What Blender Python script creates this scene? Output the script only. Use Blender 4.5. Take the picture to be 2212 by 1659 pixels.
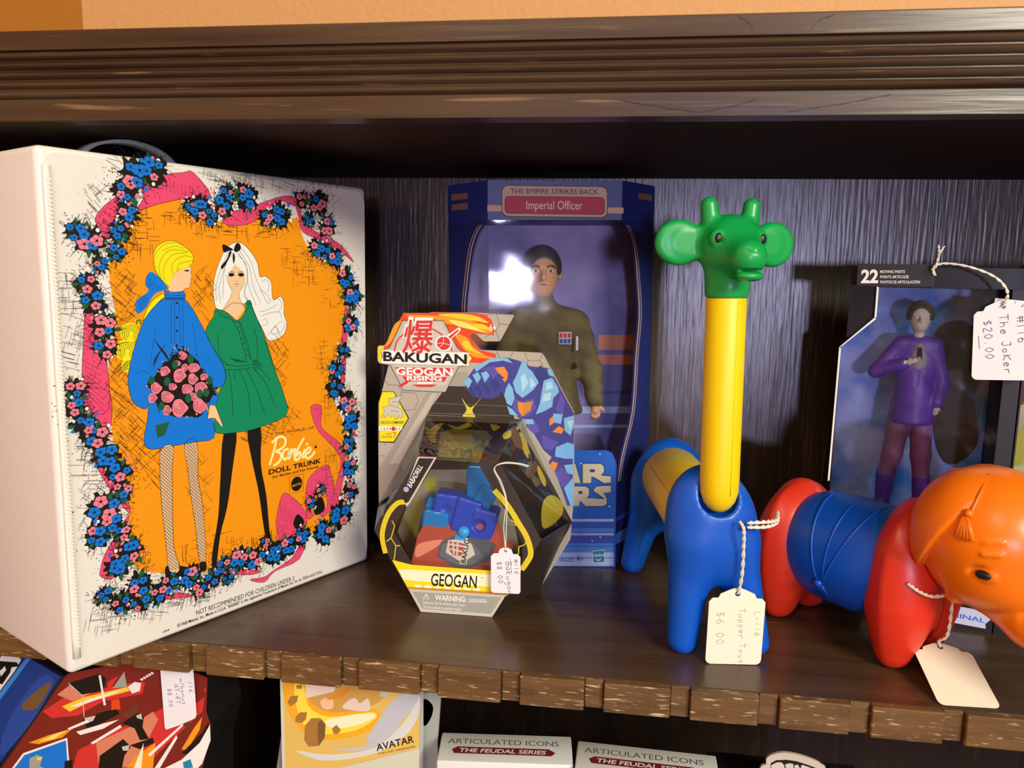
import bpy, bmesh, math, random
import numpy as np
from mathutils import Vector, Matrix
from mathutils.geometry import tessellate_polygon
for o in list(bpy.data.objects): bpy.data.objects.remove(o)
S = bpy.context.scene
COL = S.collection
PI = math.pi

# ------------------------------------------------------------ camera, world, lights, exposure
def make_camera():
    f, yaw, pitch, roll = 1677.7, .134093, .141849, -.019190
    cy, sy, cp, sp = math.cos(yaw), math.sin(yaw), math.cos(pitch), math.sin(pitch)
    fw = Vector((-sy*cp, cy*cp, -sp)); r = Vector((cy, sy, 0)); d = fw.cross(r)
    c, s = math.cos(roll), math.sin(roll)
    r2 = r*c + d*s; d2 = d*c - r*s
    cam = bpy.data.cameras.new('camera'); o = bpy.data.objects.new('camera', cam); COL.objects.link(o)
    up = -d2; bk = -fw
    o.matrix_world = Matrix(((r2.x, up.x, bk.x, 0), (r2.y, up.y, bk.y, -.494), (r2.z, up.z, bk.z, .272), (0, 0, 0, 1)))
    cam.sensor_width = 36; cam.lens = 36*f/2212; cam.clip_start = .02; cam.clip_end = 50
    cam.dof.use_dof = True; cam.dof.focus_distance = .585; cam.dof.aperture_fstop = 9.0
    S.camera = o
make_camera()
W = bpy.data.worlds.new('World'); S.world = W; W.use_nodes = True
W.node_tree.nodes['Background'].inputs[0].default_value = (1.0, .80, .55, 1)
W.node_tree.nodes['Background'].inputs[1].default_value = .26

def area(name, loc, target, sx, sy, power, col):
    l = bpy.data.lights.new(name, 'AREA'); l.shape = 'RECTANGLE'; l.size = sx; l.size_y = sy; l.energy = power; l.color = col
    o = bpy.data.objects.new(name, l); COL.objects.link(o); o.location = loc
    o.rotation_euler = (Vector(target)-Vector(loc)).to_track_quat('-Z', 'Y').to_euler()
    return o
area('window_daylight', (.81, -4.9, .19), (.05, .1, .2), .27, .23, 62, (.66, .64, 1.0))
area('ceiling_panel_light', (1.7, -2.3, 1.35), (.1, 0, .2), 1.2, .6, 84, (1.0, .96, .80))
area('ceiling_warm_light', (-.7, -2.2, 1.9), (-.1, .1, .2), .9, .9, 24, (1.0, .86, .66))
VS = S.view_settings
S.display_settings.display_device = 'sRGB'
VS.view_transform = 'Standard'; VS.look = 'None'; VS.exposure = .14; VS.gamma = 1.0; VS.use_curve_mapping = False

# ------------------------------------------------------------ materials
def lin(h):
    h = h.lstrip('#'); v = [int(h[i:i+2], 16)/255 for i in (0, 2, 4)]
    return tuple(x/12.92 if x <= .04045 else ((x+.055)/1.055)**2.4 for x in v) + (1,)
def mat(name, col, rough=.45, spec=.5, metal=0, coat=0, bump=0, bscale=200, trans=0, alpha=1):
    m = bpy.data.materials.new(name); m.use_nodes = True; nt = m.node_tree; b = nt.nodes['Principled BSDF']
    b.inputs['Base Color'].default_value = lin(col); b.inputs['Roughness'].default_value = rough
    b.inputs['Specular IOR Level'].default_value = spec; b.inputs['Metallic'].default_value = metal
    b.inputs['Coat Weight'].default_value = coat; b.inputs['Transmission Weight'].default_value = trans
    b.inputs['Alpha'].default_value = alpha
    if bump:
        t = nt.nodes.new('ShaderNodeTexCoord'); n = nt.nodes.new('ShaderNodeTexNoise'); n.inputs['Scale'].default_value = bscale
        n.inputs['Detail'].default_value = 4; bp = nt.nodes.new('ShaderNodeBump'); bp.inputs['Strength'].default_value = bump; bp.inputs['Distance'].default_value = .001
        nt.links.new(t.outputs['Object'], n.inputs['Vector']); nt.links.new(n.outputs['Fac'], bp.inputs['Height']); nt.links.new(bp.outputs['Normal'], b.inputs['Normal'])
    return m
def wood(name, dark, light, fleck, scale, rough, fleck_amt=.62, spec=.5, bump=.25):
    m = bpy.data.materials.new(name); m.use_nodes = True; nt = m.node_tree; b = nt.nodes['Principled BSDF']; N = nt.nodes.new; L = nt.links.new
    t = N('ShaderNodeTexCoord'); mp = N('ShaderNodeMapping'); mp.inputs['Scale'].default_value = scale; L(t.outputs['Object'], mp.inputs['Vector'])
    n1 = N('ShaderNodeTexNoise'); n1.inputs['Scale'].default_value = 1; n1.inputs['Detail'].default_value = 6; n1.inputs['Distortion'].default_value = .4
    L(mp.outputs['Vector'], n1.inputs['Vector'])
    r1 = N('ShaderNodeValToRGB'); r1.color_ramp.elements[0].position = .3; r1.color_ramp.elements[0].color = lin(dark); r1.color_ramp.elements[1].position = .75; r1.color_ramp.elements[1].color = lin(light)
    L(n1.outputs['Fac'], r1.inputs['Fac'])
    mp2 = N('ShaderNodeMapping'); mp2.inputs['Scale'].default_value = tuple(s*5 for s in scale); mp2.inputs['Rotation'].default_value = (.03, .05, .04); L(t.outputs['Object'], mp2.inputs['Vector'])
    n2 = N('ShaderNodeTexNoise'); n2.inputs['Scale'].default_value = 1; n2.inputs['Detail'].default_value = 2; L(mp2.outputs['Vector'], n2.inputs['Vector'])
    r2 = N('ShaderNodeValToRGB'); r2.color_ramp.elements[0].position = fleck_amt; r2.color_ramp.elements[1].position = fleck_amt+.1
    r2.color_ramp.elements[0].color = (0, 0, 0, 1); r2.color_ramp.elements[1].color = (1, 1, 1, 1); L(n2.outputs['Fac'], r2.inputs['Fac'])
    mx = N('ShaderNodeMix'); mx.data_type = 'RGBA'; L(r2.outputs['Color'], mx.inputs[0]); L(r1.outputs['Color'], mx.inputs[6]); mx.inputs[7].default_value = lin(fleck)
    L(mx.outputs[2], b.inputs['Base Color'])
    bp = N('ShaderNodeBump'); bp.inputs['Strength'].default_value = bump; bp.inputs['Distance'].default_value = .0008
    L(n2.outputs['Fac'], bp.inputs['Height']); L(bp.outputs['Normal'], b.inputs['Normal'])
    b.inputs['Roughness'].default_value = rough; b.inputs['Specular IOR Level'].default_value = spec
    return m
def clear(name, tint=(1, 1, 1, 1), base=.03, bump=.5, bscale=18, rough=.04, ior=1.45):
    m = bpy.data.materials.new(name); m.use_nodes = True; nt = m.node_tree; N = nt.nodes.new; L = nt.links.new
    for n in list(nt.nodes): nt.nodes.remove(n)
    out = N('ShaderNodeOutputMaterial'); tr = N('ShaderNodeBsdfTransparent'); tr.inputs[0].default_value = tint
    gl = N('ShaderNodeBsdfGlossy'); gl.inputs['Roughness'].default_value = rough
    t = N('ShaderNodeTexCoord'); no = N('ShaderNodeTexNoise'); no.inputs['Scale'].default_value = bscale; no.inputs['Detail'].default_value = 1.5
    bp = N('ShaderNodeBump'); bp.inputs['Strength'].default_value = bump; bp.inputs['Distance'].default_value = .004
    L(t.outputs['Object'], no.inputs['Vector']); L(no.outputs['Fac'], bp.inputs['Height']); L(bp.outputs['Normal'], gl.inputs['Normal'])
    fr = N('ShaderNodeFresnel'); fr.inputs[0].default_value = ior; L(bp.outputs['Normal'], fr.inputs['Normal'])
    ad = N('ShaderNodeMath'); ad.operation = 'ADD'; ad.use_clamp = True; ad.inputs[1].default_value = base; L(fr.outputs[0], ad.inputs[0])
    mx = N('ShaderNodeMixShader'); L(ad.outputs[0], mx.inputs[0]); L(tr.outputs[0], mx.inputs[1]); L(gl.outputs[0], mx.inputs[2]); L(mx.outputs[0], out.inputs[0])
    return m
def mottled(name, a, b_, scale=12, rough=.5, pos=(.4, .62), detail=4):
    m = mat(name, a, rough); nt = m.node_tree; N = nt.nodes.new; L = nt.links.new; b = nt.nodes['Principled BSDF']
    t = N('ShaderNodeTexCoord'); n = N('ShaderNodeTexNoise'); n.inputs['Scale'].default_value = scale; n.inputs['Detail'].default_value = detail
    r = N('ShaderNodeValToRGB'); r.color_ramp.elements[0].position = pos[0]; r.color_ramp.elements[1].position = pos[1]
    r.color_ramp.elements[0].color = lin(a); r.color_ramp.elements[1].color = lin(b_)
    L(t.outputs['Object'], n.inputs['Vector']); L(n.outputs['Fac'], r.inputs['Fac']); L(r.outputs['Color'], b.inputs['Base Color'])
    return m
PAL = dict(bk='#16130f', wh='#f2efe8', **{'or': '#f7980c'}, pk='#ea4a72', pk2='#ef7f90', bl='#0a78dc', bl2='#3f8fe0', bl3='#2a4fa8', gr='#058a5c', dg='#1c5a3c', ye='#f0e414', ye2='#ffe21c', cr='#fbf3c8', sk='#f2c898',
  of_t='#d8b49c', of_b='#1560c4', of_r='#c2384e', of_n='#2c3068', of_w='#b9c0e6', of_i='#3a52b4', of_c='#4f86da', of_l='#a9c0ea', of_g='#cfc6a6', of_k='#2f3a78', of_p='#6a3f9a', of_h='#1f86ac',
  f1='#e2481c', f2='#f29a1a', f3='#f6cf2a', f4='#fbe46a', f5='#f5ae24', f6='#fbe14a', gy2='#6c6558', gy3='#a39c8e', gy4='#bdb6a6', gy5='#cbc5b6', gy6='#a3a396', dk='#352c20', dk2='#2d261e', yf='#d9c62c', yg='#e0c818', ol='#8c8730', ol2='#a9a23a',
  rd='#d43430', yb='#f0dc1a', lv='#b8a8d0', lv2='#d6d0ea', cb='#7db8de', cb2='#a9d8ea', cb3='#74b8ea', pu='#5a52a8', in2='#2f3a7c', or2='#e88a28', or3='#c9862c', mr='#7c241c', sal='#d98566', br='#6b3a20', sand='#e2bd62', sand2='#d0a04e',
  ice='#d8dad4', ice2='#c2c4cc', pinkw='#ead2c4', rk='#a9783c', rk2='#7a5a34', rk3='#a8402e', pale='#d2d4bc', sl='#4a5058', sl2='#5e646c', nv='#1f3f8e', tanb='#96907e', goldp='#8d6652')
PAL['in'] = '#41408e'
PM = {}
def pm(k):
    if k not in PM: PM[k] = mat('print_'+k, PAL[k], .5, .35)
    return PM[k]
M_CORN = wood('oak_cornice', '#35241a', '#5a4430', '#7a5e42', (3, 60, 60), .28, .66)
M_SHELF = wood('oak_shelf', '#3d2c1c', '#5e4630', '#7a6042', (2.5, 45, 45), .27, .68, .45, .15)
M_EDGE = wood('oak_edge', '#543a1c', '#7a5830', '#c8b088', (16, 60, 150), .42, .62)
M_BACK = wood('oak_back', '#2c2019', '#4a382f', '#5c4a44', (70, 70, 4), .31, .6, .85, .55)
M_OAKSHADE = wood('oak_shaded', '#1d110b', '#2c1b12', '#33221a', (50, 50, 4), .65, .6, .25, .2)  # darkened matte oak: shade of the recesses painted into the colour
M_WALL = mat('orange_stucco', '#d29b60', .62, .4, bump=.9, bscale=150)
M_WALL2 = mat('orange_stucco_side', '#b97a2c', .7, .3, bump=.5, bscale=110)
M_VINYL = mat('white_vinyl', '#ece4da', .42, .4, bump=.12, bscale=320)
M_VINYL2 = mat('white_vinyl_welt', '#f3ecdf', .35, .5)
M_CLEARSTRAP = mat('clear_strap', '#d8e2e0', .25, .6, alpha=.6)
M_CLEAR = clear('clear_film', base=0, bump=.10, rough=.05, ior=1.24); M_CLEARJ = clear('clear_film_hazy', base=.012, bump=.6, rough=.16, bscale=40); M_CLEAR2 = clear('clear_pane', base=.02, bump=.15, bscale=25)
M_YEL = mat('yellow_plastic', '#f2cf06', .42, .45); M_BLU = mat('blue_plastic', '#0a55c4', .36, .5); M_GRN = mat('green_plastic', '#0f9c48', .34, .5)
M_RED = mat('red_plastic', '#d8321c', .34, .5); M_ORG = mat('orange_plastic', '#f5780a', .32, .5); M_BLK = mat('black_paint', '#16120e', .4)
M_PAPER = mat('tag_paper', '#efe9d2', .75, .2); M_PAPERW = mat('tag_paper_white', '#efebf0', .75, .2); M_STRING = mat('tag_string', '#e6e0cf', .9, .1)
M_INK = mat('pen_ink', '#5c4658', .7, .1); M_PENCIL = mat('pencil', '#a9a294', .7, .2); M_INKB = mat('blue_ink', '#4a4a80', .7, .1)
M_NAVY = mat('navy_card', '#26327e', .4, .5); M_NAVYD = mat('navy_card_side', '#222c6c', .42, .5); M_BLACKCARD = mat('black_card', '#1d1a1a', .42, .5); M_WHITECARD = mat('white_card', '#e4e4e2', .5, .4)
M_DARKCARD = mat('dark_brown_card', '#382d26', .38, .5); M_GREYCARD = mat('grey_card', '#b5ab9a', .5, .4)
M_STAR = mottled('violet_backdrop', '#5f58a0', '#9a8cc4', 14, .5); M_NEB = mottled('blue_backdrop', '#2a6cd0', '#93a2e0', 26, .5); M_TANB = mottled('tan_backdrop', '#8f8468', '#b9b48c', 18, .5)
M_SKIN = mat('doll_skin', '#d09a72', .5); M_HAIR = mat('doll_hair', '#3c362e', .45); M_OLIVE = mottled('olive_cloth', '#5f553a', '#70653f', 60, .8); M_OLIVED = mat('olive_trousers', '#585646', .8)
M_BOOT = mat('doll_boot', '#191715', .35); M_BELT = mat('doll_belt', '#3d3122', .35); M_PURP = mat('purple_suit', '#5a30a4', .45); M_PURP2 = mat('mauve_trousers', '#7d4a84', .5); M_PALE = mat('pale_skin', '#c4b8ac', .5)
M_TOYB = mat('toy_blue', '#2846b8', .25); M_TOYC = mat('toy_clear_blue', '#1c84d0', .15, .5, alpha=.82)
M_GREYCLEAR = mat('smoked_tray', '#5a5c5a', .2, .5, alpha=.35)

# flat printed artwork, 0.1 mm units on each printed face
ART = {
 'trunk': [('f','or',1,2,[[596,3041,714,3142,920,3206,968,3114,1262,3052,1586,3107,1713,3037,1940,3131,1992,2986,2103,2848,2382,2739,2475,2572,2491,2248,2360,2011,2291,1651,2382,1433,2476,1165,2452,999,2394,818,2336,574,2155,492,1873,442,1590,413,1162,424,926,430,605,544,473,633,453,882,436,1185,383,1391,363,1714,371,2089,433,2333,404,2639,429,2820,510,2914]]),
  ('f','pk',2,1,[[663,3248,828,3344,959,3375,1039,3384,1177,3224,964,3196,756,3141,606,3083,659,3168]]),
  ('l','bk',3,3,1,[663,3248,828,3344,959,3375,1039,3384,1177,3224,964,3196,756,3141,606,3083,659,3168,663,3248]),
  ('f','pk',2,1,[[506,3182,446,3144,382,3089,333,3019,347,2965,387,2887,452,2932,464,3039,513,3110]]),
  ('l','bk',3,3,1,[506,3182,446,3144,382,3089,333,3019,347,2965,387,2887,452,2932,464,3039,513,3110,506,3182]),
  ('f','pk',2,1,[[242,2463,210,2195,194,2004,209,1784,351,1765,356,2104,320,2268,292,2383]]),
  ('l','bk',3,3,1,[242,2463,210,2195,194,2004,209,1784,351,1765,356,2104,320,2268,292,2383,242,2463]),
  ('f','pk',2,1,[[205,1901,283,1677,357,1647,364,1883]]),
  ('l','bk',3,3,1,[205,1901,283,1677,357,1647,364,1883,205,1901]),
  ('f','pk',2,1,[[226,1474,265,1359,350,1183,453,1021,452,1097,410,1182,332,1297,269,1419]]),
  ('l','bk',3,3,1,[226,1474,265,1359,350,1183,453,1021,452,1097,410,1182,332,1297,269,1419,226,1474]),
  ('f','pk',2,1,[[448,1010,385,938,333,864,268,770,236,680,237,630,318,591,326,734,392,835,427,927]]),
  ('l','bk',3,3,1,[448,1010,385,938,333,864,268,770,236,680,237,630,318,591,326,734,392,835,427,927,448,1010]),
  ('f','pk',2,1,[[1279,3107,1507,3182,1732,3266,1849,3294,1942,3284,1915,3220,1764,3249,1599,3117,1472,3050,1291,3032]]),
  ('l','bk',3,3,1,[1279,3107,1507,3182,1732,3266,1849,3294,1942,3284,1915,3220,1764,3249,1599,3117,1472,3050,1291,3032,1279,3107]),
  ('f','pk',2,1,[[1916,3275,1956,3141,1997,3019,2195,2957,2402,2871,2551,2785,2403,2930,2233,2995,2087,3052,1992,3171,1959,3272]]),
  ('l','bk',3,3,1,[1916,3275,1956,3141,1997,3019,2195,2957,2402,2871,2551,2785,2403,2930,2233,2995,2087,3052,1992,3171,1959,3272,1916,3275]),
  ('f','pk',2,1,[[2447,2536,2499,2414,2460,2125,2425,1743,2384,1747,2397,2129,2445,2415]]),
  ('l','bk',3,3,1,[2447,2536,2499,2414,2460,2125,2425,1743,2384,1747,2397,2129,2445,2415,2447,2536]),
  ('f','pk',2,1,[[2359,1643,2427,1477,2507,1257,2581,1229,2477,1326,2418,1541,2430,1635]]),
  ('l','bk',3,3,1,[2359,1643,2427,1477,2507,1257,2581,1229,2477,1326,2418,1541,2430,1635,2359,1643]),
  ('f','pk',2,1,[[2041,1564,2160,1558,2151,1390,2227,1304,2371,1183,2424,996,2376,812,2315,598,2230,570,2305,827,2369,1007,2330,1126,2184,1277,2099,1383]]),
  ('l','bk',3,3,1,[2041,1564,2160,1558,2151,1390,2227,1304,2371,1183,2424,996,2376,812,2315,598,2230,570,2305,827,2369,1007,2330,1126,2184,1277,2099,1383,2041,1564]),
  ('f','pk',2,1,[[1738,873,1672,693,1669,588,1718,461,1938,510,1981,582,1943,703,1835,821]]),
  ('l','bk',3,3,1,[1738,873,1672,693,1669,588,1718,461,1938,510,1981,582,1943,703,1835,821,1738,873]),
  ('f','pk',2,1,[[2202,1031,2033,970,1974,836,1987,596,2093,620,2170,569,2296,692,2256,949]]),
  ('l','bk',3,3,1,[2202,1031,2033,970,1974,836,1987,596,2093,620,2170,569,2296,692,2256,949,2202,1031]),
  ('f','pk',2,1,[[1984,458,1895,263,1641,232,1536,171,1395,237,1537,216,1642,247,1803,290,1879,362]]),
  ('l','bk',3,3,1,[1984,458,1895,263,1641,232,1536,171,1395,237,1537,216,1642,247,1803,290,1879,362,1984,458]),
  ('f','pk',2,1,[[1139,402,1374,329,1505,274,1405,275,1138,371]]),
  ('l','bk',3,3,1,[1139,402,1374,329,1505,274,1405,275,1138,371,1139,402]),
  ('f','pk',2,1,[[610,352,772,338,910,264,770,291,635,327]]),
  ('l','bk',3,3,1,[610,352,772,338,910,264,770,291,635,327,610,352]),
  ('f','or',3,2,[[2136,847,2027,699,2073,609,2191,644,2193,755]]),
  ('f','bk',4,2,[[2125,786,2055,661,2092,604,2181,646]]),
  ('f','bk',3,2,[[1886,663,1839,590,1883,532,1955,576]]),
  ('l','bk',3,2,0,[801,3297,804,3244]),
  ('l','bk',3,2,0,[828,3296,832,3238]),
  ('l','bk',3,2,0,[856,3295,860,3231]),
  ('l','bk',3,2,0,[885,3295,888,3224]),
  ('l','bk',3,2,0,[913,3294,916,3217]),
  ('l','bk',3,2,0,[942,3293,945,3210]),
  ('l','bk',3,2,0,[971,3293,973,3203]),
  ('l','bk',3,2,0,[1000,3292,1003,3196]),
  ('l','bk',3,2,0,[1029,3291,1032,3189]),
  ('l','bk',3,2,0,[210,2104,307,2039]),
  ('l','bk',3,2,0,[215,2070,309,1999]),
  ('l','bk',3,2,0,[220,2035,312,1960]),
  ('l','bk',3,2,0,[224,2001,314,1920]),
  ('l','bk',3,2,0,[229,1966,316,1880]),
  ('l','bk',3,2,0,[234,1931,319,1840]),
  ('l','bk',3,2,0,[238,1896,321,1800]),
  ('l','bk',3,2,0,[243,1861,323,1760]),
  ('l','bk',3,2,0,[1710,804,1723,650]),
  ('l','bk',3,2,0,[2197,929,2280,899]),
  ('l','bk',3,2,0,[1738,779,1751,635]),
  ('l','bk',3,2,0,[2196,894,2279,864]),
  ('l','bk',3,2,0,[1765,755,1780,620]),
  ('l','bk',3,2,0,[2195,860,2278,829]),
  ('l','bk',3,2,0,[1793,730,1808,606]),
  ('l','bk',3,2,0,[2195,825,2278,794]),
  ('l','bk',3,2,0,[1822,705,1837,591]),
  ('l','bk',3,2,0,[2194,790,2277,759]),
  ('l','bk',3,2,0,[1850,679,1866,575]),
  ('l','bk',3,2,0,[2193,755,2277,724]),
  ('l','bk',3,2,0,[1879,654,1895,560]),
  ('l','bk',3,2,0,[2193,720,2276,688]),
  ('l','bk',3,2,0,[1907,628,1924,545]),
  ('l','bk',3,2,0,[2192,685,2275,653]),
  ('l','bk',3,2,0,[1437,3144,1449,3068]),
  ('l','bk',3,2,0,[1455,3152,1468,3079]),
  ('l','bk',3,2,0,[1474,3160,1487,3091]),
  ('l','bk',3,2,0,[1492,3168,1506,3102]),
  ('l','bk',3,2,0,[1511,3176,1525,3114]),
  ('l','bk',3,2,0,[1530,3184,1544,3126]),
  ('l','bk',3,2,0,[1549,3192,1563,3138]),
  ('b',610,3330,109),
  ('b',741,3366,92),
  ('b',536,3217,84),
  ('b',550,3068,73),
  ('b',481,2943,72),
  ('b',200,2928,64),
  ('b',283,2874,94),
  ('b',348,2728,54),
  ('b',253,2608,71),
  ('b',291,2489,78),
  ('b',347,2321,85),
  ('b',348,2183,80),
  ('b',458,2806,61),
  ('b',156,1925,72),
  ('b',135,1806,73),
  ('b',187,1692,79),
  ('b',255,1588,87),
  ('b',324,1450,88),
  ('b',395,1324,83),
  ('b',411,1190,71),
  ('b',288,1088,115),
  ('b',329,980,78),
  ('b',233,924,83),
  ('b',395,897,66),
  ('b',446,749,86),
  ('b',361,674,85),
  ('b',499,488,94),
  ('b',256,491,65),
  ('b',363,404,80),
  ('b',493,359,75),
  ('b',632,382,76),
  ('b',722,415,77),
  ('b',870,429,93),
  ('b',959,301,73),
  ('b',1079,359,74),
  ('b',1198,306,53),
  ('b',1162,424,67),
  ('b',1307,433,99),
  ('b',1456,401,92),
  ('b',1635,388,103),
  ('b',1776,408,81),
  ('b',1548,504,54),
  ('b',1922,449,82),
  ('b',2174,423,110),
  ('b',2363,546,120),
  ('b',2476,736,86),
  ('b',2479,951,86),
  ('b',2465,1167,85),
  ('b',2496,1375,101),
  ('b',2449,1549,100),
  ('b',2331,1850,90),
  ('b',2312,1689,90),
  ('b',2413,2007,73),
  ('b',2508,2247,90),
  ('b',2527,2491,105),
  ('b',2449,2652,88),
  ('b',2332,2808,86),
  ('b',2222,2863,77),
  ('b',2133,2895,76),
  ('b',2057,3120,60),
  ('b',2156,3259,97),
  ('b',2251,3076,91),
  ('b',1990,3282,66),
  ('b',1768,3138,93),
  ('b',1650,3112,71),
  ('b',1467,3254,96),
  ('b',1266,3170,80),
  ('b',1077,3139,85),
  ('b',1168,3086,66),
  ('b',1309,3274,60),
  ('b',1005,3149,52),
  ('b',2027,732,57),
  ('b',2130,812,58),
  ('f','or',4,0,[[1662,1409,2080,1392,2085,1365,1668,1370]]),
  ('h',623,2951,131,153,0,22),
  ('h',505,2516,96,185,40,26),
  ('h',455,1861,109,220,45,34),
  ('h',517,1497,132,194,50,34),
  ('h',643,1342,103,199,55,16),
  ('h',1088,2509,76,201,50,18),
  ('h',992,1098,96,246,55,18),
  ('h',1931,2798,166,112,0,14),
  ('h',2022,2649,146,95,0,10),
  ('h',2290,2494,130,118,0,8),
  ('h',1727,1980,90,262,50,22),
  ('h',1805,1513,118,154,40,20),
  ('h',1533,1419,177,94,30,22),
  ('h',1221,2982,237,51,0,12),
  ('h',931,3063,144,49,0,12),
  ('h',1583,3002,173,53,80,8),
  ('h',507,646,101,84,0,16),
  ('h',1050,613,240,145,90,18),
  ('h',1330,495,128,133,90,10),
  ('h',1686,553,93,79,0,8),
  ('h',152,2579,57,174,0,12),
  ('h',159,2225,72,178,20,14),
  ('h',199,1394,90,186,10,18),
  ('h',220,1232,75,94,40,10),
  ('h',294,327,194,99,15,22),
  ('h',919,249,233,54,10,16),
  ('h',661,265,180,70,20,14),
  ('h',1352,3379,244,50,10,12),
  ('h',2231,3340,203,151,60,12),
  ('h',1766,3369,273,36,8,8),
  ('h',325,3110,89,146,50,10),
  ('h',2155,2025,76,158,0,8),
  ('h',2196,1540,93,121,0,10),
  ('h',2264,1035,80,248,0,12),
  ('f','bl',3,1,[[706,2679,657,2652,645,2591,668,2553,595,2500,568,2471,578,2398,638,2431,707,2529,782,2556,808,2575]]),
  ('l','bk',4,2,0,[661,2652,677,2560]),
  ('l','bk',4,2,0,[595,2500,659,2522]),
  ('l','bk',4,2,0,[680,2637,696,2560]),
  ('l','bk',4,2,0,[594,2485,658,2507]),
  ('l','bk',4,2,0,[700,2621,715,2560]),
  ('l','bk',4,2,0,[593,2470,657,2492]),
  ('l','bk',4,2,0,[719,2606,735,2560]),
  ('l','bk',4,2,0,[592,2455,656,2477]),
  ('l','bk',4,2,0,[738,2591,754,2560]),
  ('l','bk',4,2,0,[592,2440,656,2461]),
  ('l','bk',4,2,0,[758,2575,774,2560]),
  ('l','bk',4,2,0,[591,2425,655,2446]),
  ('f','ye',3,2,[[589,2268,571,2226,529,2205,484,2216,457,2252,459,2297,490,2331,536,2337,575,2312]]),
  ('l','bk',4,3,2,[493,2219,473,2251,476,2288,502,2316,539,2323,573,2306,591,2272,583,2235,554,2210]),
  ('l','bk',4,3,2,[501,2228,485,2254,487,2283,508,2305,537,2311,565,2298,578,2271,572,2241,550,2221]),
  ('l','bk',4,3,2,[509,2239,498,2257,500,2278,514,2294,535,2298,555,2288,565,2269,561,2248,544,2234]),
  ('l','bk',4,3,2,[518,2249,511,2260,512,2273,521,2282,534,2285,546,2279,551,2267,549,2254,539,2246]),
  ('f','ye',3,2,[[561,2147,541,2102,497,2081,449,2093,419,2133,422,2181,455,2217,504,2222,546,2195]]),
  ('l','bk',4,3,2,[458,2096,437,2131,440,2171,467,2200,507,2207,544,2189,563,2152,555,2112,524,2085]),
  ('l','bk',4,3,2,[466,2106,449,2133,452,2165,474,2189,505,2194,535,2180,549,2150,543,2118,519,2097]),
  ('l','bk',4,3,2,[475,2117,463,2136,465,2159,481,2176,504,2180,525,2170,535,2149,530,2126,513,2111]),
  ('l','bk',4,3,2,[484,2128,477,2140,478,2154,488,2164,502,2166,514,2160,521,2147,518,2133,507,2124]),
  ('f','ye',3,2,[[544,2041,532,2012,503,1999,473,2008,454,2033,456,2064,477,2086,508,2089,535,2071]]),
  ('l','bk',4,3,2,[479,2009,465,2032,467,2057,485,2076,510,2080,533,2067,545,2044,540,2018,520,2002]),
  ('l','bk',4,3,2,[484,2016,473,2033,475,2054,489,2068,509,2072,527,2062,537,2043,533,2023,517,2010]),
  ('l','bk',4,3,2,[490,2022,482,2035,483,2050,493,2060,508,2063,521,2056,528,2042,525,2028,514,2018]),
  ('l','bk',4,3,2,[495,2029,491,2037,491,2046,497,2052,506,2054,514,2049,518,2041,517,2032,510,2027]),
  ('f','ye',3,2,[[606,2340,600,2326,586,2319,570,2322,560,2334,561,2350,572,2361,588,2364,601,2355]]),
  ('l','bk',4,3,2,[573,2323,566,2334,567,2347,576,2356,589,2359,601,2353,607,2342,604,2329,594,2320]),
  ('l','bk',4,3,2,[576,2326,570,2335,571,2345,578,2353,588,2355,598,2350,602,2341,600,2331,593,2324]),
  ('l','bk',4,3,2,[579,2330,575,2336,575,2343,580,2349,588,2350,594,2347,598,2340,596,2333,591,2328]),
  ('l','bk',4,3,2,[582,2333,579,2337,579,2341,583,2345,587,2346,591,2344,593,2340,592,2335,589,2332]),
  ('f','ye',3,1,[[760,2529,697,2491,646,2423,614,2344,660,2392,720,2460,775,2505]]),
  ('l','bk',4,3,2,[760,2529,697,2491,646,2423,614,2344]),
  ('l','bk',4,3,2,[775,2505,720,2460,660,2392,614,2344]),
  ('f','bl',4,1,[[779,2498,837,2487,932,2487,997,2406,1034,2340,1088,2239,1156,2102,1218,2005,1239,1926,1237,1875,1202,1832,1154,1807,1161,1738,1103,1695,1082,1630,1072,1710,1118,1597,1123,1446,960,1441,768,1441,624,1447,582,1517,615,1668,626,1766,604,1734,527,1784,495,1880,495,1988,537,2138,614,2332,695,2437]]),
  ('l','bk',5,3,1,[779,2498,837,2487,932,2487,997,2406,1034,2340,1088,2239,1156,2102,1218,2005,1239,1926,1237,1875,1202,1832,1154,1807,1161,1738,1103,1695,1082,1630,1072,1710,1118,1597,1123,1446,960,1441,768,1441,624,1447,582,1517,615,1668,626,1766,604,1734,527,1784,495,1880,495,1988,537,2138,614,2332,695,2437,779,2498]),
  ('f','bl',5,0,[[782,2554,856,2540,890,2543,925,2549,937,2523,932,2486,779,2490]]),
  ('l','bk',6,2,0,[780,2521,936,2515]),
  ('l','bk',6,6,0,[783,2501,933,2498]),
  ('l','bk',6,3,0,[782,2554,856,2540,890,2543,925,2549,937,2523,932,2486,779,2490,782,2554]),
  ('f','sk',5,0,[[811,2560,826,2622,862,2669,932,2717,975,2726,990,2706,987,2670,995,2650,980,2634,986,2614,974,2599,976,2575,934,2563,916,2547,823,2540]]),
  ('f','ye',6,2,[[812,2583,761,2629,719,2698,709,2774,730,2843,789,2887,856,2899,922,2875,980,2838,1011,2796,1003,2754,949,2713,893,2697,853,2661,835,2630]]),
  ('l','bk',7,2,2,[724,2706,720,2789,788,2868,872,2887]),
  ('l','bk',7,2,2,[761,2637,749,2729,828,2831,980,2828]),
  ('l','bk',7,2,2,[785,2622,781,2707,851,2801,971,2820]),
  ('l','bk',7,2,2,[845,2661,848,2739,927,2795,1004,2790]),
  ('l','bk',7,2,2,[880,2693,899,2740,968,2757,1003,2766]),
  ('l','bk',7,2,2,[778,2829,871,2863,938,2850]),
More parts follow.
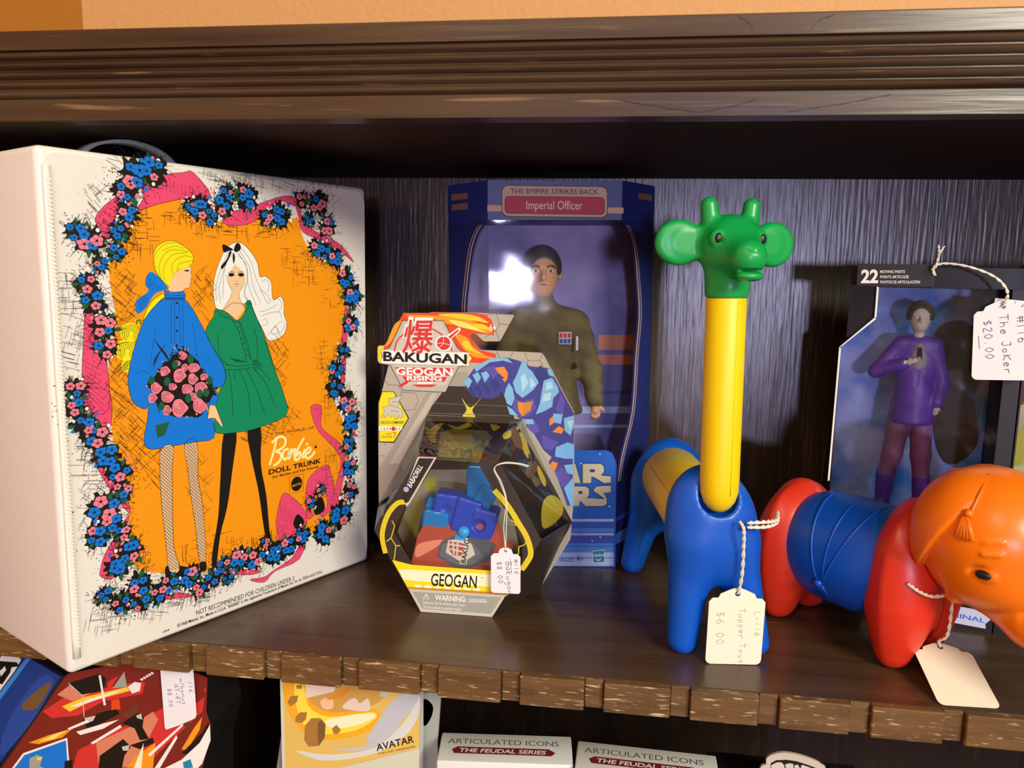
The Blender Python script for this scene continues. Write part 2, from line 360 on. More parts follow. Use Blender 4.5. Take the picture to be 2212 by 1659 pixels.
  ('l','bk',7,3,2,[812,2583,761,2629,719,2698,709,2774,730,2843,789,2887,856,2899,922,2875,980,2838,1011,2796,1003,2754]),
  ('f','bk',7,0,[[931,2695,966,2700,978,2690,948,2687]]),
  ('l','bk',7,2,0,[990,2706,987,2670,995,2650,980,2634,986,2614,974,2599,976,2575,934,2563,916,2547]),
  ('l','bk',6,2,2,[828,2481,814,2182]),
  ('l','bk',6,2,2,[853,2481,839,2172]),
  ('l','bk',6,2,2,[887,2480,886,2153]),
  ('l','bk',6,2,2,[913,2480,907,2152]),
  ('l','bk',6,2,2,[984,2321,997,2211,1011,2104,1024,2004]),
  ('l','bk',6,2,2,[703,2282,673,2151,651,2036]),
  ('l','bk',6,2,2,[553,1990,593,2002,648,1981]),
  ('e','bk',6,870,2465,8,8),
  ('e','bk',6,865,2362,8,9),
  ('e','bk',6,861,2267,8,8),
  ('e','bk',6,856,2163,8,9),
  ('l','bk',6,2,0,[684,2221,769,2113]),
  ('l','bk',6,2,0,[773,2184,677,2073]),
  ('l','bk',6,2,0,[693,2206,776,2102]),
  ('l','bk',6,2,0,[766,2175,677,2066]),
  ('l','bk',6,2,0,[702,2192,782,2090]),
  ('l','bk',6,2,0,[759,2166,676,2059]),
  ('l','bk',6,2,0,[711,2177,788,2078]),
  ('l','bk',6,2,0,[752,2157,676,2052]),
  ('l','bk',6,2,0,[720,2162,794,2067]),
  ('l','bk',6,2,0,[744,2148,676,2045]),
  ('l','bk',6,2,0,[730,2148,800,2055]),
  ('l','bk',6,2,0,[737,2139,675,2038]),
  ('l','bk',6,2,0,[739,2133,806,2043]),
  ('l','bk',6,2,0,[730,2130,675,2031]),
  ('l','bk',6,2,0,[748,2118,813,2032]),
  ('l','bk',6,2,0,[723,2121,675,2024]),
  ('l','bk',6,2,0,[757,2103,819,2020]),
  ('l','bk',6,2,0,[716,2112,674,2017]),
  ('f','bl',6,1,[[1102,1796,1154,1799,1165,1738,1131,1691,1094,1713]]),
  ('l','bk',7,3,1,[1102,1796,1154,1799,1165,1738,1131,1691,1094,1713]),
  ('f','sk',6,0,[[1101,1709,1144,1691,1201,1531,1190,1519,1133,1598,1075,1601]]),
  ('l','bk',7,3,0,[1101,1709,1144,1691,1201,1531,1190,1519,1133,1598,1075,1601,1101,1709]),
  ('f','bk',6,0,[[877,2108,846,2155,897,2123,903,2146,912,2134,928,2142,937,2117,968,2072,998,2078,988,2074,984,2068,1024,2032,1035,1984,1056,1978,1054,1984,1072,1956,1093,1890,1114,1902,1135,1841,1137,1808,1149,1785,1109,1756,1127,1772,1097,1725,1065,1715,1056,1677,1046,1664,1029,1645,1049,1644,994,1618,967,1633,905,1640,895,1639,878,1644,850,1654,824,1647,774,1671,755,1690,713,1734,696,1722,677,1785,671,1783,661,1837,639,1873,619,1893,616,1888,631,1927,687,1958,673,1953,697,1972,692,2003,711,2001,719,2001,733,2020,751,2051,808,2061,792,2047,815,2096,857,2108,820,2121]]),
  ('f','bk',7,0,[[693,1712,701,1718,707,1709,700,1704]]),
  ('f','pk2',7,0,[[828,2154,838,2162,847,2151,837,2144]]),
  ('f','bk',7,0,[[796,2101,806,2110,815,2098,805,2091]]),
  ('f','pk2',7,0,[[977,1649,988,1658,999,1644,988,1637]]),
  ('f','pk2',7,0,[[837,2140,843,2146,849,2138,843,2134]]),
  ('f','dg',7,0,[[687,1973,693,1978,698,1971,692,1966]]),
  ('f','pk2',7,0,[[1070,1872,1082,1881,1092,1868,1081,1861]]),
  ('f','bk',7,0,[[999,2088,1006,2094,1012,2086,1006,2082]]),
  ('f','pk2',7,0,[[923,2128,936,2139,947,2124,935,2116]]),
  ('f','pk2',7,0,[[1052,1960,1060,1966,1067,1957,1059,1953]]),
  ('f','dg',7,0,[[1048,1972,1060,1981,1071,1968,1059,1961]]),
  ('f','pk2',7,0,[[631,1873,636,1877,640,1871,635,1868]]),
  ('f','bk',7,0,[[1050,1733,1062,1742,1073,1728,1061,1721]]),
  ('f','bk',7,0,[[913,2131,920,2137,927,2129,920,2124]]),
  ('f','bk',7,0,[[839,2157,847,2163,854,2154,846,2149]]),
  ('f','bk',7,0,[[1057,1967,1064,1973,1071,1964,1064,1960]]),
  ('f','bk',7,0,[[1023,1642,1029,1647,1035,1640,1029,1636]]),
  ('f','bk',7,0,[[816,2134,822,2139,827,2132,821,2128]]),
  ('f','dg',7,0,[[1068,1709,1075,1714,1081,1706,1074,1702]]),
  ('f','bk',7,0,[[1135,1823,1144,1829,1152,1819,1143,1814]]),
  ('f','pk2',7,0,[[909,2131,920,2140,931,2127,920,2119]]),
  ('f','bk',7,0,[[700,2005,709,2013,717,2002,708,1996]]),
  ('f','dg',7,0,[[790,2064,797,2070,804,2061,796,2056]]),
  ('f','bk',7,0,[[1146,1825,1158,1834,1170,1820,1157,1812]]),
  ('f','dg',7,0,[[962,2077,971,2084,980,2074,971,2068]]),
  ('f','pk2',7,0,[[1067,1686,1074,1691,1080,1683,1073,1679]]),
  ('f','pk2',7,0,[[738,2056,745,2062,751,2054,744,2050]]),
  ('f','bk',7,0,[[845,2156,851,2161,856,2154,851,2150]]),
  ('f','dg',7,0,[[1117,1845,1129,1854,1141,1840,1128,1832]]),
  ('f','bk',7,0,[[955,1636,969,1646,981,1630,968,1622]]),
  ('f','bk',7,0,[[811,2114,820,2122,827,2112,819,2106]]),
  ('f','pk2',7,0,[[898,1639,909,1647,920,1634,909,1627]]),
  ('f','bk',7,0,[[759,1687,765,1691,770,1684,764,1681]]),
  ('f','pk2',7,0,[[829,1660,835,1665,841,1658,835,1654]]),
  ('f','bk',7,0,[[863,2088,874,2096,883,2084,873,2077]]),
  ('f','dg',7,0,[[1117,1834,1130,1844,1143,1829,1129,1821]]),
  ('f','bk',7,0,[[1028,1656,1035,1662,1041,1653,1034,1649]]),
  ('f','bk',7,0,[[920,2128,930,2136,939,2125,929,2119]]),
  ('f','dg',7,0,[[793,2080,800,2086,807,2077,800,2073]]),
  ('f','pk2',7,0,[[694,1994,702,2002,710,1991,701,1985]]),
  ('f','pk2',7,0,[[708,1986,714,1992,720,1984,713,1979]]),
  ('f','bk',7,0,[[891,2151,902,2160,913,2147,902,2140]]),
  ('f','pk2',7,0,[[614,1894,623,1902,631,1891,622,1885]]),
  ('f','bk',7,0,[[677,1944,686,1951,695,1940,685,1934]]),
  ('f','pk2',7,0,[[1057,1682,1071,1692,1083,1676,1070,1668]]),
  ('f','bk',7,0,[[1134,1777,1148,1788,1160,1772,1147,1764]]),
  ('f','pk2',7,2,[[934,2085,917,2063,899,2056,875,2067,867,2081,868,2102,878,2120,902,2116,919,2103]]),
  ('l','bk',8,3,2,[917,2086,911,2074,898,2068,884,2072,875,2083,876,2096,886,2106,900,2107]),
  ('l','bk',8,3,2,[906,2087,904,2081,897,2078,890,2080,885,2085,886,2092,891,2097,898,2098]),
  ('f','pk2',7,2,[[880,2033,867,2016,853,2014,834,2019,828,2028,829,2047,836,2057,855,2054,869,2048]]),
  ('l','bk',8,3,2,[859,2021,847,2020,837,2026,834,2036,838,2046,847,2051,859,2048,866,2040]),
  ('l','bk',8,3,2,[854,2028,849,2027,844,2030,842,2035,844,2040,849,2043,854,2042,858,2037]),
  ('f','pk2',7,2,[[1030,1987,1008,1965,984,1959,953,1960,942,1979,944,2009,955,2023,987,2025,1010,2017]]),
  ('l','bk',8,3,2,[967,1969,954,1983,953,2000,964,2014,983,2017,999,2008,1007,1991,1001,1975]),
  ('l','bk',8,3,2,[973,1980,966,1987,966,1996,971,2003,981,2004,989,2000,993,1992,990,1983]),
  ('f','pk2',7,2,[[799,1983,780,1966,759,1955,732,1955,723,1977,725,2001,735,2014,763,2022,782,2012]]),
  ('l','bk',8,3,2,[732,1986,736,2001,749,2009,765,2007,777,1996,778,1980,769,1968,753,1965]),
  ('l','bk',8,3,2,[743,1987,745,1994,752,1999,760,1998,766,1992,767,1984,762,1977,754,1976]),
  ('f','pk2',7,2,[[920,1940,896,1917,869,1896,833,1902,822,1934,823,1962,837,1985,873,1996,898,1974]]),
  ('l','bk',8,3,2,[844,1969,864,1974,884,1966,894,1948,890,1928,873,1916,852,1918,836,1933]),
  ('l','bk',8,3,2,[853,1957,864,1960,874,1956,879,1946,877,1936,868,1931,857,1932,849,1939]),
  ('f','pk2',7,2,[[1013,1906,993,1884,971,1868,942,1880,933,1904,934,1925,945,1948,975,1951,995,1929]]),
  ('l','bk',8,3,2,[975,1932,988,1921,992,1905,983,1892,967,1887,951,1893,942,1908,945,1923]),
  ('l','bk',8,3,2,[971,1922,978,1916,979,1908,975,1901,967,1899,959,1902,954,1909,956,1917]),
  ('f','pk2',7,2,[[732,1870,711,1843,688,1831,658,1848,649,1868,650,1893,662,1918,692,1913,713,1893]]),
  ('l','bk',8,3,2,[710,1880,708,1862,694,1851,676,1851,662,1863,658,1880,666,1895,682,1901]),
  ('l','bk',8,3,2,[697,1877,696,1869,689,1863,680,1863,673,1869,670,1878,675,1885,683,1888]),
  ('f','pk2',7,2,[[819,1796,795,1765,769,1760,734,1774,723,1792,724,1825,738,1846,772,1839,797,1824]]),
  ('l','bk',8,3,2,[785,1780,767,1773,746,1779,734,1796,736,1816,750,1830,771,1830,788,1818]),
  ('l','bk',8,3,2,[774,1791,765,1787,755,1791,748,1799,749,1809,757,1816,767,1816,776,1810]),
  ('f','pk2',7,2,[[971,1836,949,1812,925,1808,892,1811,882,1829,883,1861,895,1876,928,1875,951,1866]]),
  ('l','bk',8,3,2,[914,1816,898,1826,891,1844,898,1860,915,1868,934,1863,947,1848,946,1830]),
  ('l','bk',8,3,2,[917,1828,908,1834,905,1843,909,1851,917,1855,927,1853,933,1845,933,1836]),
  ('f','pk2',7,2,[[1086,1832,1061,1809,1033,1797,995,1797,983,1824,984,1858,998,1874,1036,1882,1063,1870]]),
  ('l','bk',8,3,2,[996,1829,995,1850,1009,1865,1031,1868,1051,1857,1059,1837,1052,1817,1033,1808]),
  ('l','bk',8,3,2,[1011,1833,1011,1844,1018,1852,1029,1853,1039,1847,1043,1837,1039,1828,1030,1823]),
  ('f','pk2',7,2,[[694,1802,678,1787,660,1774,635,1777,628,1799,629,1819,638,1834,663,1842,680,1827]]),
  ('l','bk',8,3,2,[639,1820,651,1827,665,1825,675,1814,676,1800,668,1789,654,1787,641,1794]),
  ('l','bk',8,3,2,[647,1814,653,1817,661,1816,666,1811,666,1803,662,1798,655,1797,648,1800]),
  ('f','pk2',7,2,[[925,1701,893,1669,859,1643,815,1661,801,1700,803,1733,820,1768,865,1774,897,1740]]),
  ('l','bk',8,3,2,[855,1747,879,1735,892,1711,886,1687,864,1673,837,1677,818,1697,815,1722]),
  ('l','bk',8,3,2,[854,1729,866,1723,873,1711,870,1698,859,1691,845,1693,835,1703,834,1716]),
  ('f','pk2',7,2,[[1078,1698,1049,1663,1018,1647,977,1670,964,1698,965,1730,981,1763,1023,1758,1052,1729]]),
  ('l','bk',8,3,2,[1043,1720,1048,1697,1035,1678,1012,1672,988,1683,976,1704,981,1726,1000,1739]),
  ('l','bk',8,3,2,[1028,1713,1030,1702,1024,1692,1012,1689,1000,1694,994,1705,996,1716,1006,1723]),
  ('f','pk2',7,2,[[1012,1773,994,1750,974,1745,948,1757,939,1771,940,1795,950,1812,977,1806,996,1793]]),
  ('l','bk',8,3,2,[991,1766,979,1757,963,1758,951,1768,947,1783,954,1795,969,1800,984,1794]),
  ('l','bk',8,3,2,[980,1772,974,1768,966,1768,960,1773,958,1780,962,1787,969,1789,977,1786]),
  ('f','pk2',7,2,[[845,1866,829,1848,812,1845,790,1849,782,1861,783,1884,792,1895,814,1893,831,1886]]),
  ('l','bk',8,3,2,[810,1851,797,1855,790,1866,791,1879,800,1887,814,1888,825,1879,828,1867]),
  ('l','bk',8,3,2,[810,1860,803,1862,799,1868,800,1874,804,1879,811,1879,817,1875,819,1868]),
  ('f','pk2',7,2,[[1093,1915,1078,1900,1061,1894,1038,1894,1030,1910,1031,1930,1040,1940,1063,1944,1079,1937]]),
  ('l','bk',8,3,2,[1041,1908,1037,1920,1042,1931,1054,1937,1068,1933,1076,1923,1075,1910,1066,1901]),
  ('l','bk',8,3,2,[1049,1913,1047,1919,1049,1925,1055,1928,1062,1926,1067,1921,1066,1914,1062,1910]),
  ('f','pk2',7,2,[[944,1995,929,1981,912,1970,890,1971,883,1990,884,2008,893,2020,915,2027,930,2017]]),
  ('l','bk',8,3,2,[891,2004,899,2014,912,2015,924,2009,928,1997,924,1986,912,1980,899,1983]),
  ('l','bk',8,3,2,[900,2001,904,2006,911,2007,916,2003,919,1997,916,1992,911,1989,904,1990]),
  ('f','pk2',7,2,[[799,1701,781,1684,762,1669,738,1677,730,1700,731,1719,740,1738,766,1743,783,1724]]),
  ('l','bk',8,3,2,[754,1727,769,1724,779,1713,780,1698,771,1687,756,1686,743,1693,737,1707]),
  ('l','bk',8,3,2,[756,1717,764,1715,769,1709,769,1702,765,1697,757,1696,751,1700,748,1707]),
  ('f','dg',8,1,[[656,1965,679,1939,669,1908,644,1903,632,1936]]),
  ('f','dg',8,1,[[770,1946,794,1920,784,1888,759,1883,745,1916]]),
  ('f','dg',8,1,[[834,2060,859,2034,849,2003,823,1997,809,2030]]),
  ('f','dg',8,1,[[1017,1831,1043,1803,1033,1771,1005,1765,991,1800]]),
  ('f','dg',8,1,[[927,1808,952,1780,942,1748,915,1743,901,1778]]),
  ('f','dg',8,1,[[1072,1833,1098,1805,1088,1773,1060,1767,1045,1803]]),
  ('f','dg',8,1,[[957,2092,982,2065,972,2033,945,2027,931,2061]]),
  ('f','dg',8,1,[[1103,1922,1129,1894,1119,1862,1091,1856,1076,1891]]),
  ('f','dg',8,1,[[720,1775,744,1748,734,1717,709,1713,696,1746]]),
  ('f','dg',6,0,[[670,1610,776,1620,731,1524,679,1520]]),
  ('f','sk',4,1,[[708,1439,797,1436,780,1270,768,918,767,691,804,505,725,518,707,721,686,1069,688,1301]]),
  ('l','bk',6,3,1,[708,1439,797,1436,780,1270,768,918,767,691,804,505,725,518,707,721,686,1069,688,1301,708,1439]),
  ('n',5,[708,1439,797,1436,780,1270,768,918,767,691,804,505,725,518,707,721,686,1069,688,1301]),
  ('f','sk',4,1,[[883,1441,982,1444,980,1164,1011,926,1018,495,971,492,936,876,913,1070,899,1260]]),
  ('l','bk',6,3,1,[883,1441,982,1444,980,1164,1011,926,1018,495,971,492,936,876,913,1070,899,1260,883,1441]),
  ('n',5,[883,1441,982,1444,980,1164,1011,926,1018,495,971,492,936,876,913,1070,899,1260]),
  ('f','wh',3,1,[[1357,2909,1424,2903,1492,2845,1551,2762,1571,2655,1618,2661,1674,2616,1679,2537,1691,2475,1761,2501,1792,2447,1790,2357,1815,2284,1786,2195,1698,2155,1634,2156,1584,2241,1506,2383,1468,2453,1408,2446,1321,2456,1243,2407,1187,2416,1168,2459,1161,2574,1189,2689,1229,2779,1279,2863]]),
  ('l','bk',5,3,1,[1357,2909,1424,2903,1492,2845,1551,2762,1571,2655,1618,2661,1674,2616,1679,2537,1691,2475,1761,2501,1792,2447,1790,2357,1815,2284,1786,2195,1698,2155,1634,2156,1584,2241,1506,2383,1468,2453,1408,2446,1321,2456,1243,2407,1187,2416,1168,2459,1161,2574,1189,2689,1229,2779,1279,2863,1357,2909]),
  ('l','bk',5,2,2,[1297,2839,1226,2697,1184,2574,1189,2475]),
  ('l','bk',5,2,2,[1315,2823,1254,2698,1212,2574,1217,2458]),
  ('l','bk',5,2,2,[1335,2823,1270,2739,1252,2640,1237,2491]),
  ('l','bk',5,2,2,[1404,2876,1489,2777,1535,2642,1612,2485]),
  ('l','bk',5,2,2,[1393,2850,1478,2726,1503,2590,1570,2451]),
  ('l','bk',5,2,2,[1383,2833,1457,2717,1463,2590,1528,2435]),
  ('l','bk',5,2,2,[1373,2825,1448,2743,1454,2616,1421,2522,1459,2470]),
  ('l','bk',5,2,2,[1444,2607,1431,2522,1478,2444]),
  ('l','bk',5,2,2,[1573,2555,1624,2520,1664,2467,1643,2450,1612,2485]),
  ('l','bk',5,2,2,[1585,2616,1627,2633,1657,2590,1635,2537]),
  ('l','bk',5,2,2,[1685,2467,1739,2483,1770,2429,1725,2359]),
  ('l','bk',5,2,2,[1557,2382,1641,2397,1727,2439]),
  ('l','bk',5,2,2,[1567,2347,1651,2370,1747,2376,1767,2322]),
  ('l','bk',5,2,2,[1576,2311,1618,2327,1627,2283,1585,2276]),
  ('l','bk',5,2,2,[1668,2237,1711,2261,1732,2216,1678,2200,1668,2237]),
  ('l','bk',5,2,2,[1635,2194,1723,2279,1788,2303]),
  ('l','bk',5,2,2,[1698,2164,1776,2231,1799,2285]),
  ('f','sk',4,0,[[1271,2661,1302,2707,1351,2753,1418,2708,1444,2662,1434,2616,1394,2548,1378,2539,1381,2489,1427,2411,1355,2328,1280,2381,1238,2412,1303,2498,1320,2548,1281,2623]]),
  ('f','bk',6,1,[[1291,2667,1308,2680,1331,2679,1344,2666,1321,2654,1302,2657]]),
  ('l','bk',6,3,2,[1289,2680,1318,2692,1345,2684]),
  ('f','bk',6,1,[[1374,2668,1392,2681,1416,2680,1429,2666,1405,2654,1386,2658]]),
  ('l','bk',6,3,2,[1373,2681,1402,2693,1430,2685]),
  ('l','bk',6,3,2,[1342,2595,1360,2599,1380,2595]),
  ('l','bk',6,2,0,[1350,2624,1354,2620]),
  ('l','bk',6,2,0,[1368,2620,1372,2624]),
  ('l','bk',6,2,0,[1351,2580,1368,2580]),
  ('l','bk',6,2,0,[1281,2623,1320,2548,1303,2498,1238,2412]),
  ('l','bk',6,2,0,[1434,2616,1394,2548,1378,2539,1381,2489,1427,2411]),
  ('f','wh',5,1,[[1276,2661,1292,2715,1342,2774,1351,2749,1321,2707,1296,2673]]),
  ('f','wh',5,1,[[1351,2749,1343,2791,1410,2767,1447,2709,1443,2658,1417,2692,1379,2725]]),
  ('f','bk',7,1,[[1252,2890,1308,2872,1340,2853,1297,2843,1259,2833]]),
  ('f','bk',7,1,[[1345,2857,1371,2904,1400,2896,1403,2859,1364,2837]]),
  ('f','bk',7,1,[[1325,2836,1295,2781,1245,2710,1232,2730,1281,2781,1307,2839]]),
  ('f','bk',7,1,[[1340,2832,1353,2799,1341,2749,1333,2790]]),
  ('f','gr',4,1,[[1168,2409,1224,2404,1280,2377,1355,2320,1426,2385,1439,2462,1479,2470,1502,2401,1564,2268,1613,2151,1661,2004,1695,1893,1751,1760,1813,1576,1802,1604,1774,1517,1526,1466,1380,1457,1148,1480,1138,1608,1166,1755,1202,1828,1240,1875,1240,1943,1200,2032,1148,2120,1088,2243,1118,2312,1159,2360]]),
  ('l','bk',6,3,1,[1168,2409,1224,2404,1280,2377,1355,2320,1426,2385,1439,2462,1479,2470,1502,2401,1564,2268,1613,2151,1661,2004,1695,1893,1751,1760,1813,1576,1802,1604,1774,1517,1526,1466,1380,1457,1148,1480,1138,1608,1166,1755,1202,1828,1240,1875,1240,1943,1200,2032,1148,2120,1088,2243,1118,2312,1159,2360,1168,2409]),
  ('l','bk',6,3,2,[1365,2319,1402,2266,1420,2197,1448,2134,1456,2073,1474,2019]),
  ('l','bk',6,3,2,[1316,2321,1362,2251,1384,2181,1397,2129,1420,2058,1413,2006]),
  ('l','bk',6,3,2,[1335,2303,1360,2319,1388,2276]),
  ('l','bk',6,3,2,[1349,2262,1374,2276,1401,2234]),
  ('l','bk',6,3,2,[1363,2220,1388,2233,1415,2192]),
  ('l','bk',6,3,2,[1377,2178,1403,2189,1428,2149]),
  ('l','bk',6,3,2,[1392,2136,1417,2145,1442,2107]),
  ('l','bk',6,3,2,[1406,2094,1431,2101,1455,2064]),
  ('l','bk',6,3,2,[1421,2051,1446,2056,1469,2021]),
  ('l','bk',6,3,2,[1187,2401,1232,2358,1279,2348,1335,2312]),
  ('l','bk',6,3,2,[1426,2385,1457,2419,1468,2453]),
  ('l','bk',6,3,2,[1237,1995,1343,1973,1483,1974]),
  ('l','bk',6,3,2,[1245,1956,1361,1945,1487,1952]),
  ('l','bk',6,3,2,[1184,2226,1186,2142,1201,2049,1266,1992]),
  ('l','bk',6,3,2,[1502,2253,1530,2155,1525,2024]),
  ('l','bk',6,3,2,[1602,2151,1641,2042,1711,1855]),
  ('l','bk',6,3,2,[1264,1950,1288,1810,1290,1601]),
  ('l','bk',6,3,2,[1361,1941,1426,1795,1449,1579]),
  ('l','bk',6,3,2,[1421,1944,1507,1786,1584,1561]),
  ('l','bk',6,3,2,[1482,1952,1592,1822,1682,1621]),
  ('l','bk',6,3,2,[1312,1937,1319,1867]),
  ('l','bk',6,3,2,[1543,1943,1645,1834]),
  ('l','bk',6,2,0,[1277,2043,1344,2003]),
  ('l','bk',6,2,0,[1479,2010,1501,1920]),
  ('l','bk',6,2,0,[1292,2038,1357,2002]),
  ('l','bk',6,2,0,[1485,2009,1512,1924]),
  ('l','bk',6,2,0,[1308,2034,1371,2001]),
  ('l','bk',6,2,0,[1491,2009,1522,1928]),
  ('l','bk',6,2,0,[1323,2029,1385,2000]),
  ('l','bk',6,2,0,[1497,2008,1533,1933]),
  ('l','bk',6,2,0,[1339,2024,1399,1999]),
  ('l','bk',6,2,0,[1503,2008,1543,1937]),
  ('l','bk',6,2,0,[1354,2020,1413,1998]),
  ('l','bk',6,2,0,[1509,2007,1554,1942]),
  ('l','bk',6,2,0,[1370,2015,1427,1996]),
  ('l','bk',6,2,0,[1516,2007,1564,1946]),
  ('l','bk',6,2,0,[1385,2010,1441,1995]),
  ('l','bk',6,2,0,[1522,2006,1575,1951]),
  ('f','bk',3,1,[[1210,1472,1321,1465,1277,1187,1219,890,1150,682,1111,467,1086,411,1069,437,1077,562,1137,826,1167,1125]]),
  ('f','bk',3,1,[[1420,1454,1542,1463,1533,1166,1578,894,1600,591,1634,447,1587,445,1549,605,1506,939,1452,1210]]),
  ('f','bk',4,1,[[700,557,782,566,834,482,817,419,750,467,696,484]]),
  ('f','bk',4,1,[[964,504,1015,503,1020,438,976,438]]),
  ('t','bk',6,'THE WORLD OF',1671,1380,2075,1373,20,0,1),
  ('l','ye2',4,23,2,[1642,1320,1687,1350,1741,1356,1776,1327,1769,1282,1729,1255,1679,1243,1718,1223,1732,1191,1706,1149,1666,1132,1651,1135]),
  ('l','ye2',4,23,2,[1687,1346,1670,1282,1644,1211,1615,1142]),
  ('l','ye2',4,23,2,[1799,1243,1768,1240,1747,1210,1751,1171,1776,1162,1808,1199,1814,1240,1797,1175,1817,1159]),
  ('l','ye2',4,23,2,[1839,1240,1828,1212,1817,1171,1844,1214,1875,1230,1864,1189,1863,1154]),
  ('l','ye2',4,23,2,[1966,1309,1923,1256,1879,1190,1868,1141,1899,1135,1926,1169,1916,1197,1884,1163]),
  ('l','ye2',4,23,2,[1974,1212,1952,1173,1946,1143,1973,1152]),
  ('l','ye2',4,23,2,[1984,1167,2021,1178,2033,1207,2006,1216,1979,1177,1983,1137,2015,1126,2053,1146,2078,1172]),
  ('l','ye2',4,23,2,[1999,1260,1991,1240]),
  ('l','cr',5,15,2,[1645,1320,1690,1350,1744,1356,1779,1327,1772,1281,1731,1255,1682,1242,1721,1223,1735,1191,1709,1149,1668,1131,1654,1134]),
  ('l','cr',5,15,2,[1689,1346,1673,1282,1646,1211,1617,1141]),
  ('l','cr',5,15,2,[1802,1242,1771,1239,1750,1209,1754,1170,1779,1161,1811,1198,1817,1240,1800,1175,1820,1158]),
  ('l','cr',5,15,2,[1842,1240,1831,1212,1820,1171,1847,1213,1878,1229,1867,1188,1866,1154]),
  ('l','cr',5,15,2,[1969,1309,1926,1255,1882,1190,1871,1140,1902,1134,1929,1168,1919,1196,1887,1163]),
  ('l','cr',5,15,2,[1977,1212,1955,1172,1949,1143,1976,1151]),
  ('l','cr',5,15,2,[1987,1167,2024,1177,2036,1206,2009,1215,1982,1176,1986,1136,2018,1126,2056,1145,2081,1172]),
  ('l','cr',5,15,2,[2002,1260,1994,1240]),
  ('e','bk',5,2090,1210,11,13),
  ('t','bk',5,'DOLL TRUNK',1605,1064,2145,1060,39,0,2),
  ('t','bk',5,'for Barbie and her friends',1641,1025,2116,1023,21,0,1),
  ('l','bk',4,3,0,[1808,1004,1951,1003,1949,852,1807,855,1808,1004]),
  ('e','bk',4,1881,928,58,62),
  ('t','or',5,'MATTEL',1834,909,1933,912,20,0,1),
  ('t','bk',2,'NOT RECOMMENDED FOR CHILDREN UNDER 3',922,105,1835,93,38,0,0),
  ('t','bk',2,'©1968 Mattel, Inc. Made in U.S.A. "BARBIE" is the registered Trademark of Mattel, Inc. for its TEEN-AGE DOLL',766,65,2144,63,25,0,1),
  ('t','bk',2,'1004',652,64,704,64,16,0,1)],
 'officer': [('f','of_t',3,0,[[995,3463,1021,3456,1040,3438,1047,3413,1050,3253,1044,3228,1025,3210,999,3203,178,3212,153,3220,134,3238,127,3264,127,3423,134,3448,153,3466,179,3472]]),
  ('f','bk',2,0,[[997,3468,1025,3461,1046,3441,1053,3414,1056,3250,1049,3223,1029,3203,1002,3196,176,3206,148,3213,128,3233,121,3260,121,3424,129,3451,149,3470,176,3477]]),
  ('f','bk',4,0,[[992,3376,1009,3371,1022,3359,1027,3342,1029,3258,1024,3241,1012,3229,995,3225,184,3235,166,3239,154,3252,149,3269,149,3352,154,3369,167,3381,184,3385]]),
  ('f','of_r',5,0,[[990,3371,1006,3367,1018,3356,1022,3341,1023,3260,1019,3245,1008,3234,993,3230,185,3240,170,3244,159,3255,154,3270,154,3351,159,3366,170,3377,185,3381]]),
  ('t','of_n',6,'THE EMPIRE STRIKES BACK',198,3406,970,3399,43,0,0),
  ('t','wh',6,'Imperial Officer',338,3272,832,3270,72,0,0),
  ('f','of_t',2,0,[[-3,3308,121,3304,121,3253,-4,3252]]),
  ('f','of_t',2,0,[[1056,3287,1194,3287,1195,3236,1056,3238]]),
  ('f','of_b',2,0,[[166,1110,1086,1102,1137,1077,1167,995,1168,959,1187,-26,165,-19]]),
  ('f','of_w',3,0,[[142,454,1161,448,1161,423,142,430]]),
  ('f','of_i',3,0,[[142,397,1162,391,1162,358,142,365]]),
  ('f','of_c',3,0,[[142,365,1162,358,1163,318,142,324]]),
  ('f','of_w',3,0,[[142,316,1163,310,1164,290,142,297]]),
  ('f','of_i',3,0,[[142,292,1164,285,1165,220,142,227]]),
  ('f','of_c',3,0,[[142,219,1165,212,1166,187,142,194]]),
  ('f','of_c',3,0,[[142,186,1166,179,1167,114,142,121]]),
  ('f','of_l',3,0,[[142,129,1167,122,1168,73,141,80]]),
  ('f','of_l',3,0,[[141,72,1168,65,1168,32,141,39]]),
  ('f','of_w',3,0,[[141,39,1168,32,1169,-9,141,-2]]),
  ('l','bk',4,16,0,[864,977,1031,976,1058,953,1063,905,1033,865,1126,857,1127,797,1065,793,971,850,947,858,944,794,867,794,864,977]),
  ('f','of_g',5,0,[[864,977,1031,976,1058,953,1063,905,1033,865,1126,857,1127,797,1065,793,971,850,947,858,944,794,867,794]]),
  ('f','of_k',6,0,[[931,925,977,925,978,897,931,898]]),
  ('l','bk',4,16,0,[721,978,795,978,847,795,785,795,773,827,738,827,731,795,677,795,721,978]),
  ('f','of_g',5,0,[[721,978,795,978,847,795,785,795,773,827,738,827,731,795,677,795]]),
  ('l','bk',4,16,0,[559,979,706,978,706,930,660,931,661,796,607,796,606,931,560,931,559,979]),
  ('f','of_g',5,0,[[559,979,706,978,706,930,660,931,661,796,607,796,606,931,560,931]]),
  ('l','bk',4,16,0,[389,979,544,979,544,931,459,932,552,852,545,796,375,797,374,845,467,844,389,979]),
  ('f','of_g',5,0,[[389,979,544,979,544,931,459,932,552,852,545,796,375,797,374,845,467,844]]),
  ('l','bk',4,16,0,[778,763,894,762,926,738,927,674,904,650,1075,641,1012,690,965,722,995,762,1128,769,1129,705,1059,698,1091,649,1092,593,1061,573,897,574,842,627,835,574,772,575,778,763]),
  ('f','of_g',5,0,[[778,763,894,762,926,738,927,674,904,650,1075,641,1012,690,965,722,995,762,1128,769,1129,705,1059,698,1091,649,1092,593,1061,573,897,574,842,627,835,574,772,575]]),
  ('f','of_k',6,0,[[829,719,864,719,864,691,829,691]]),
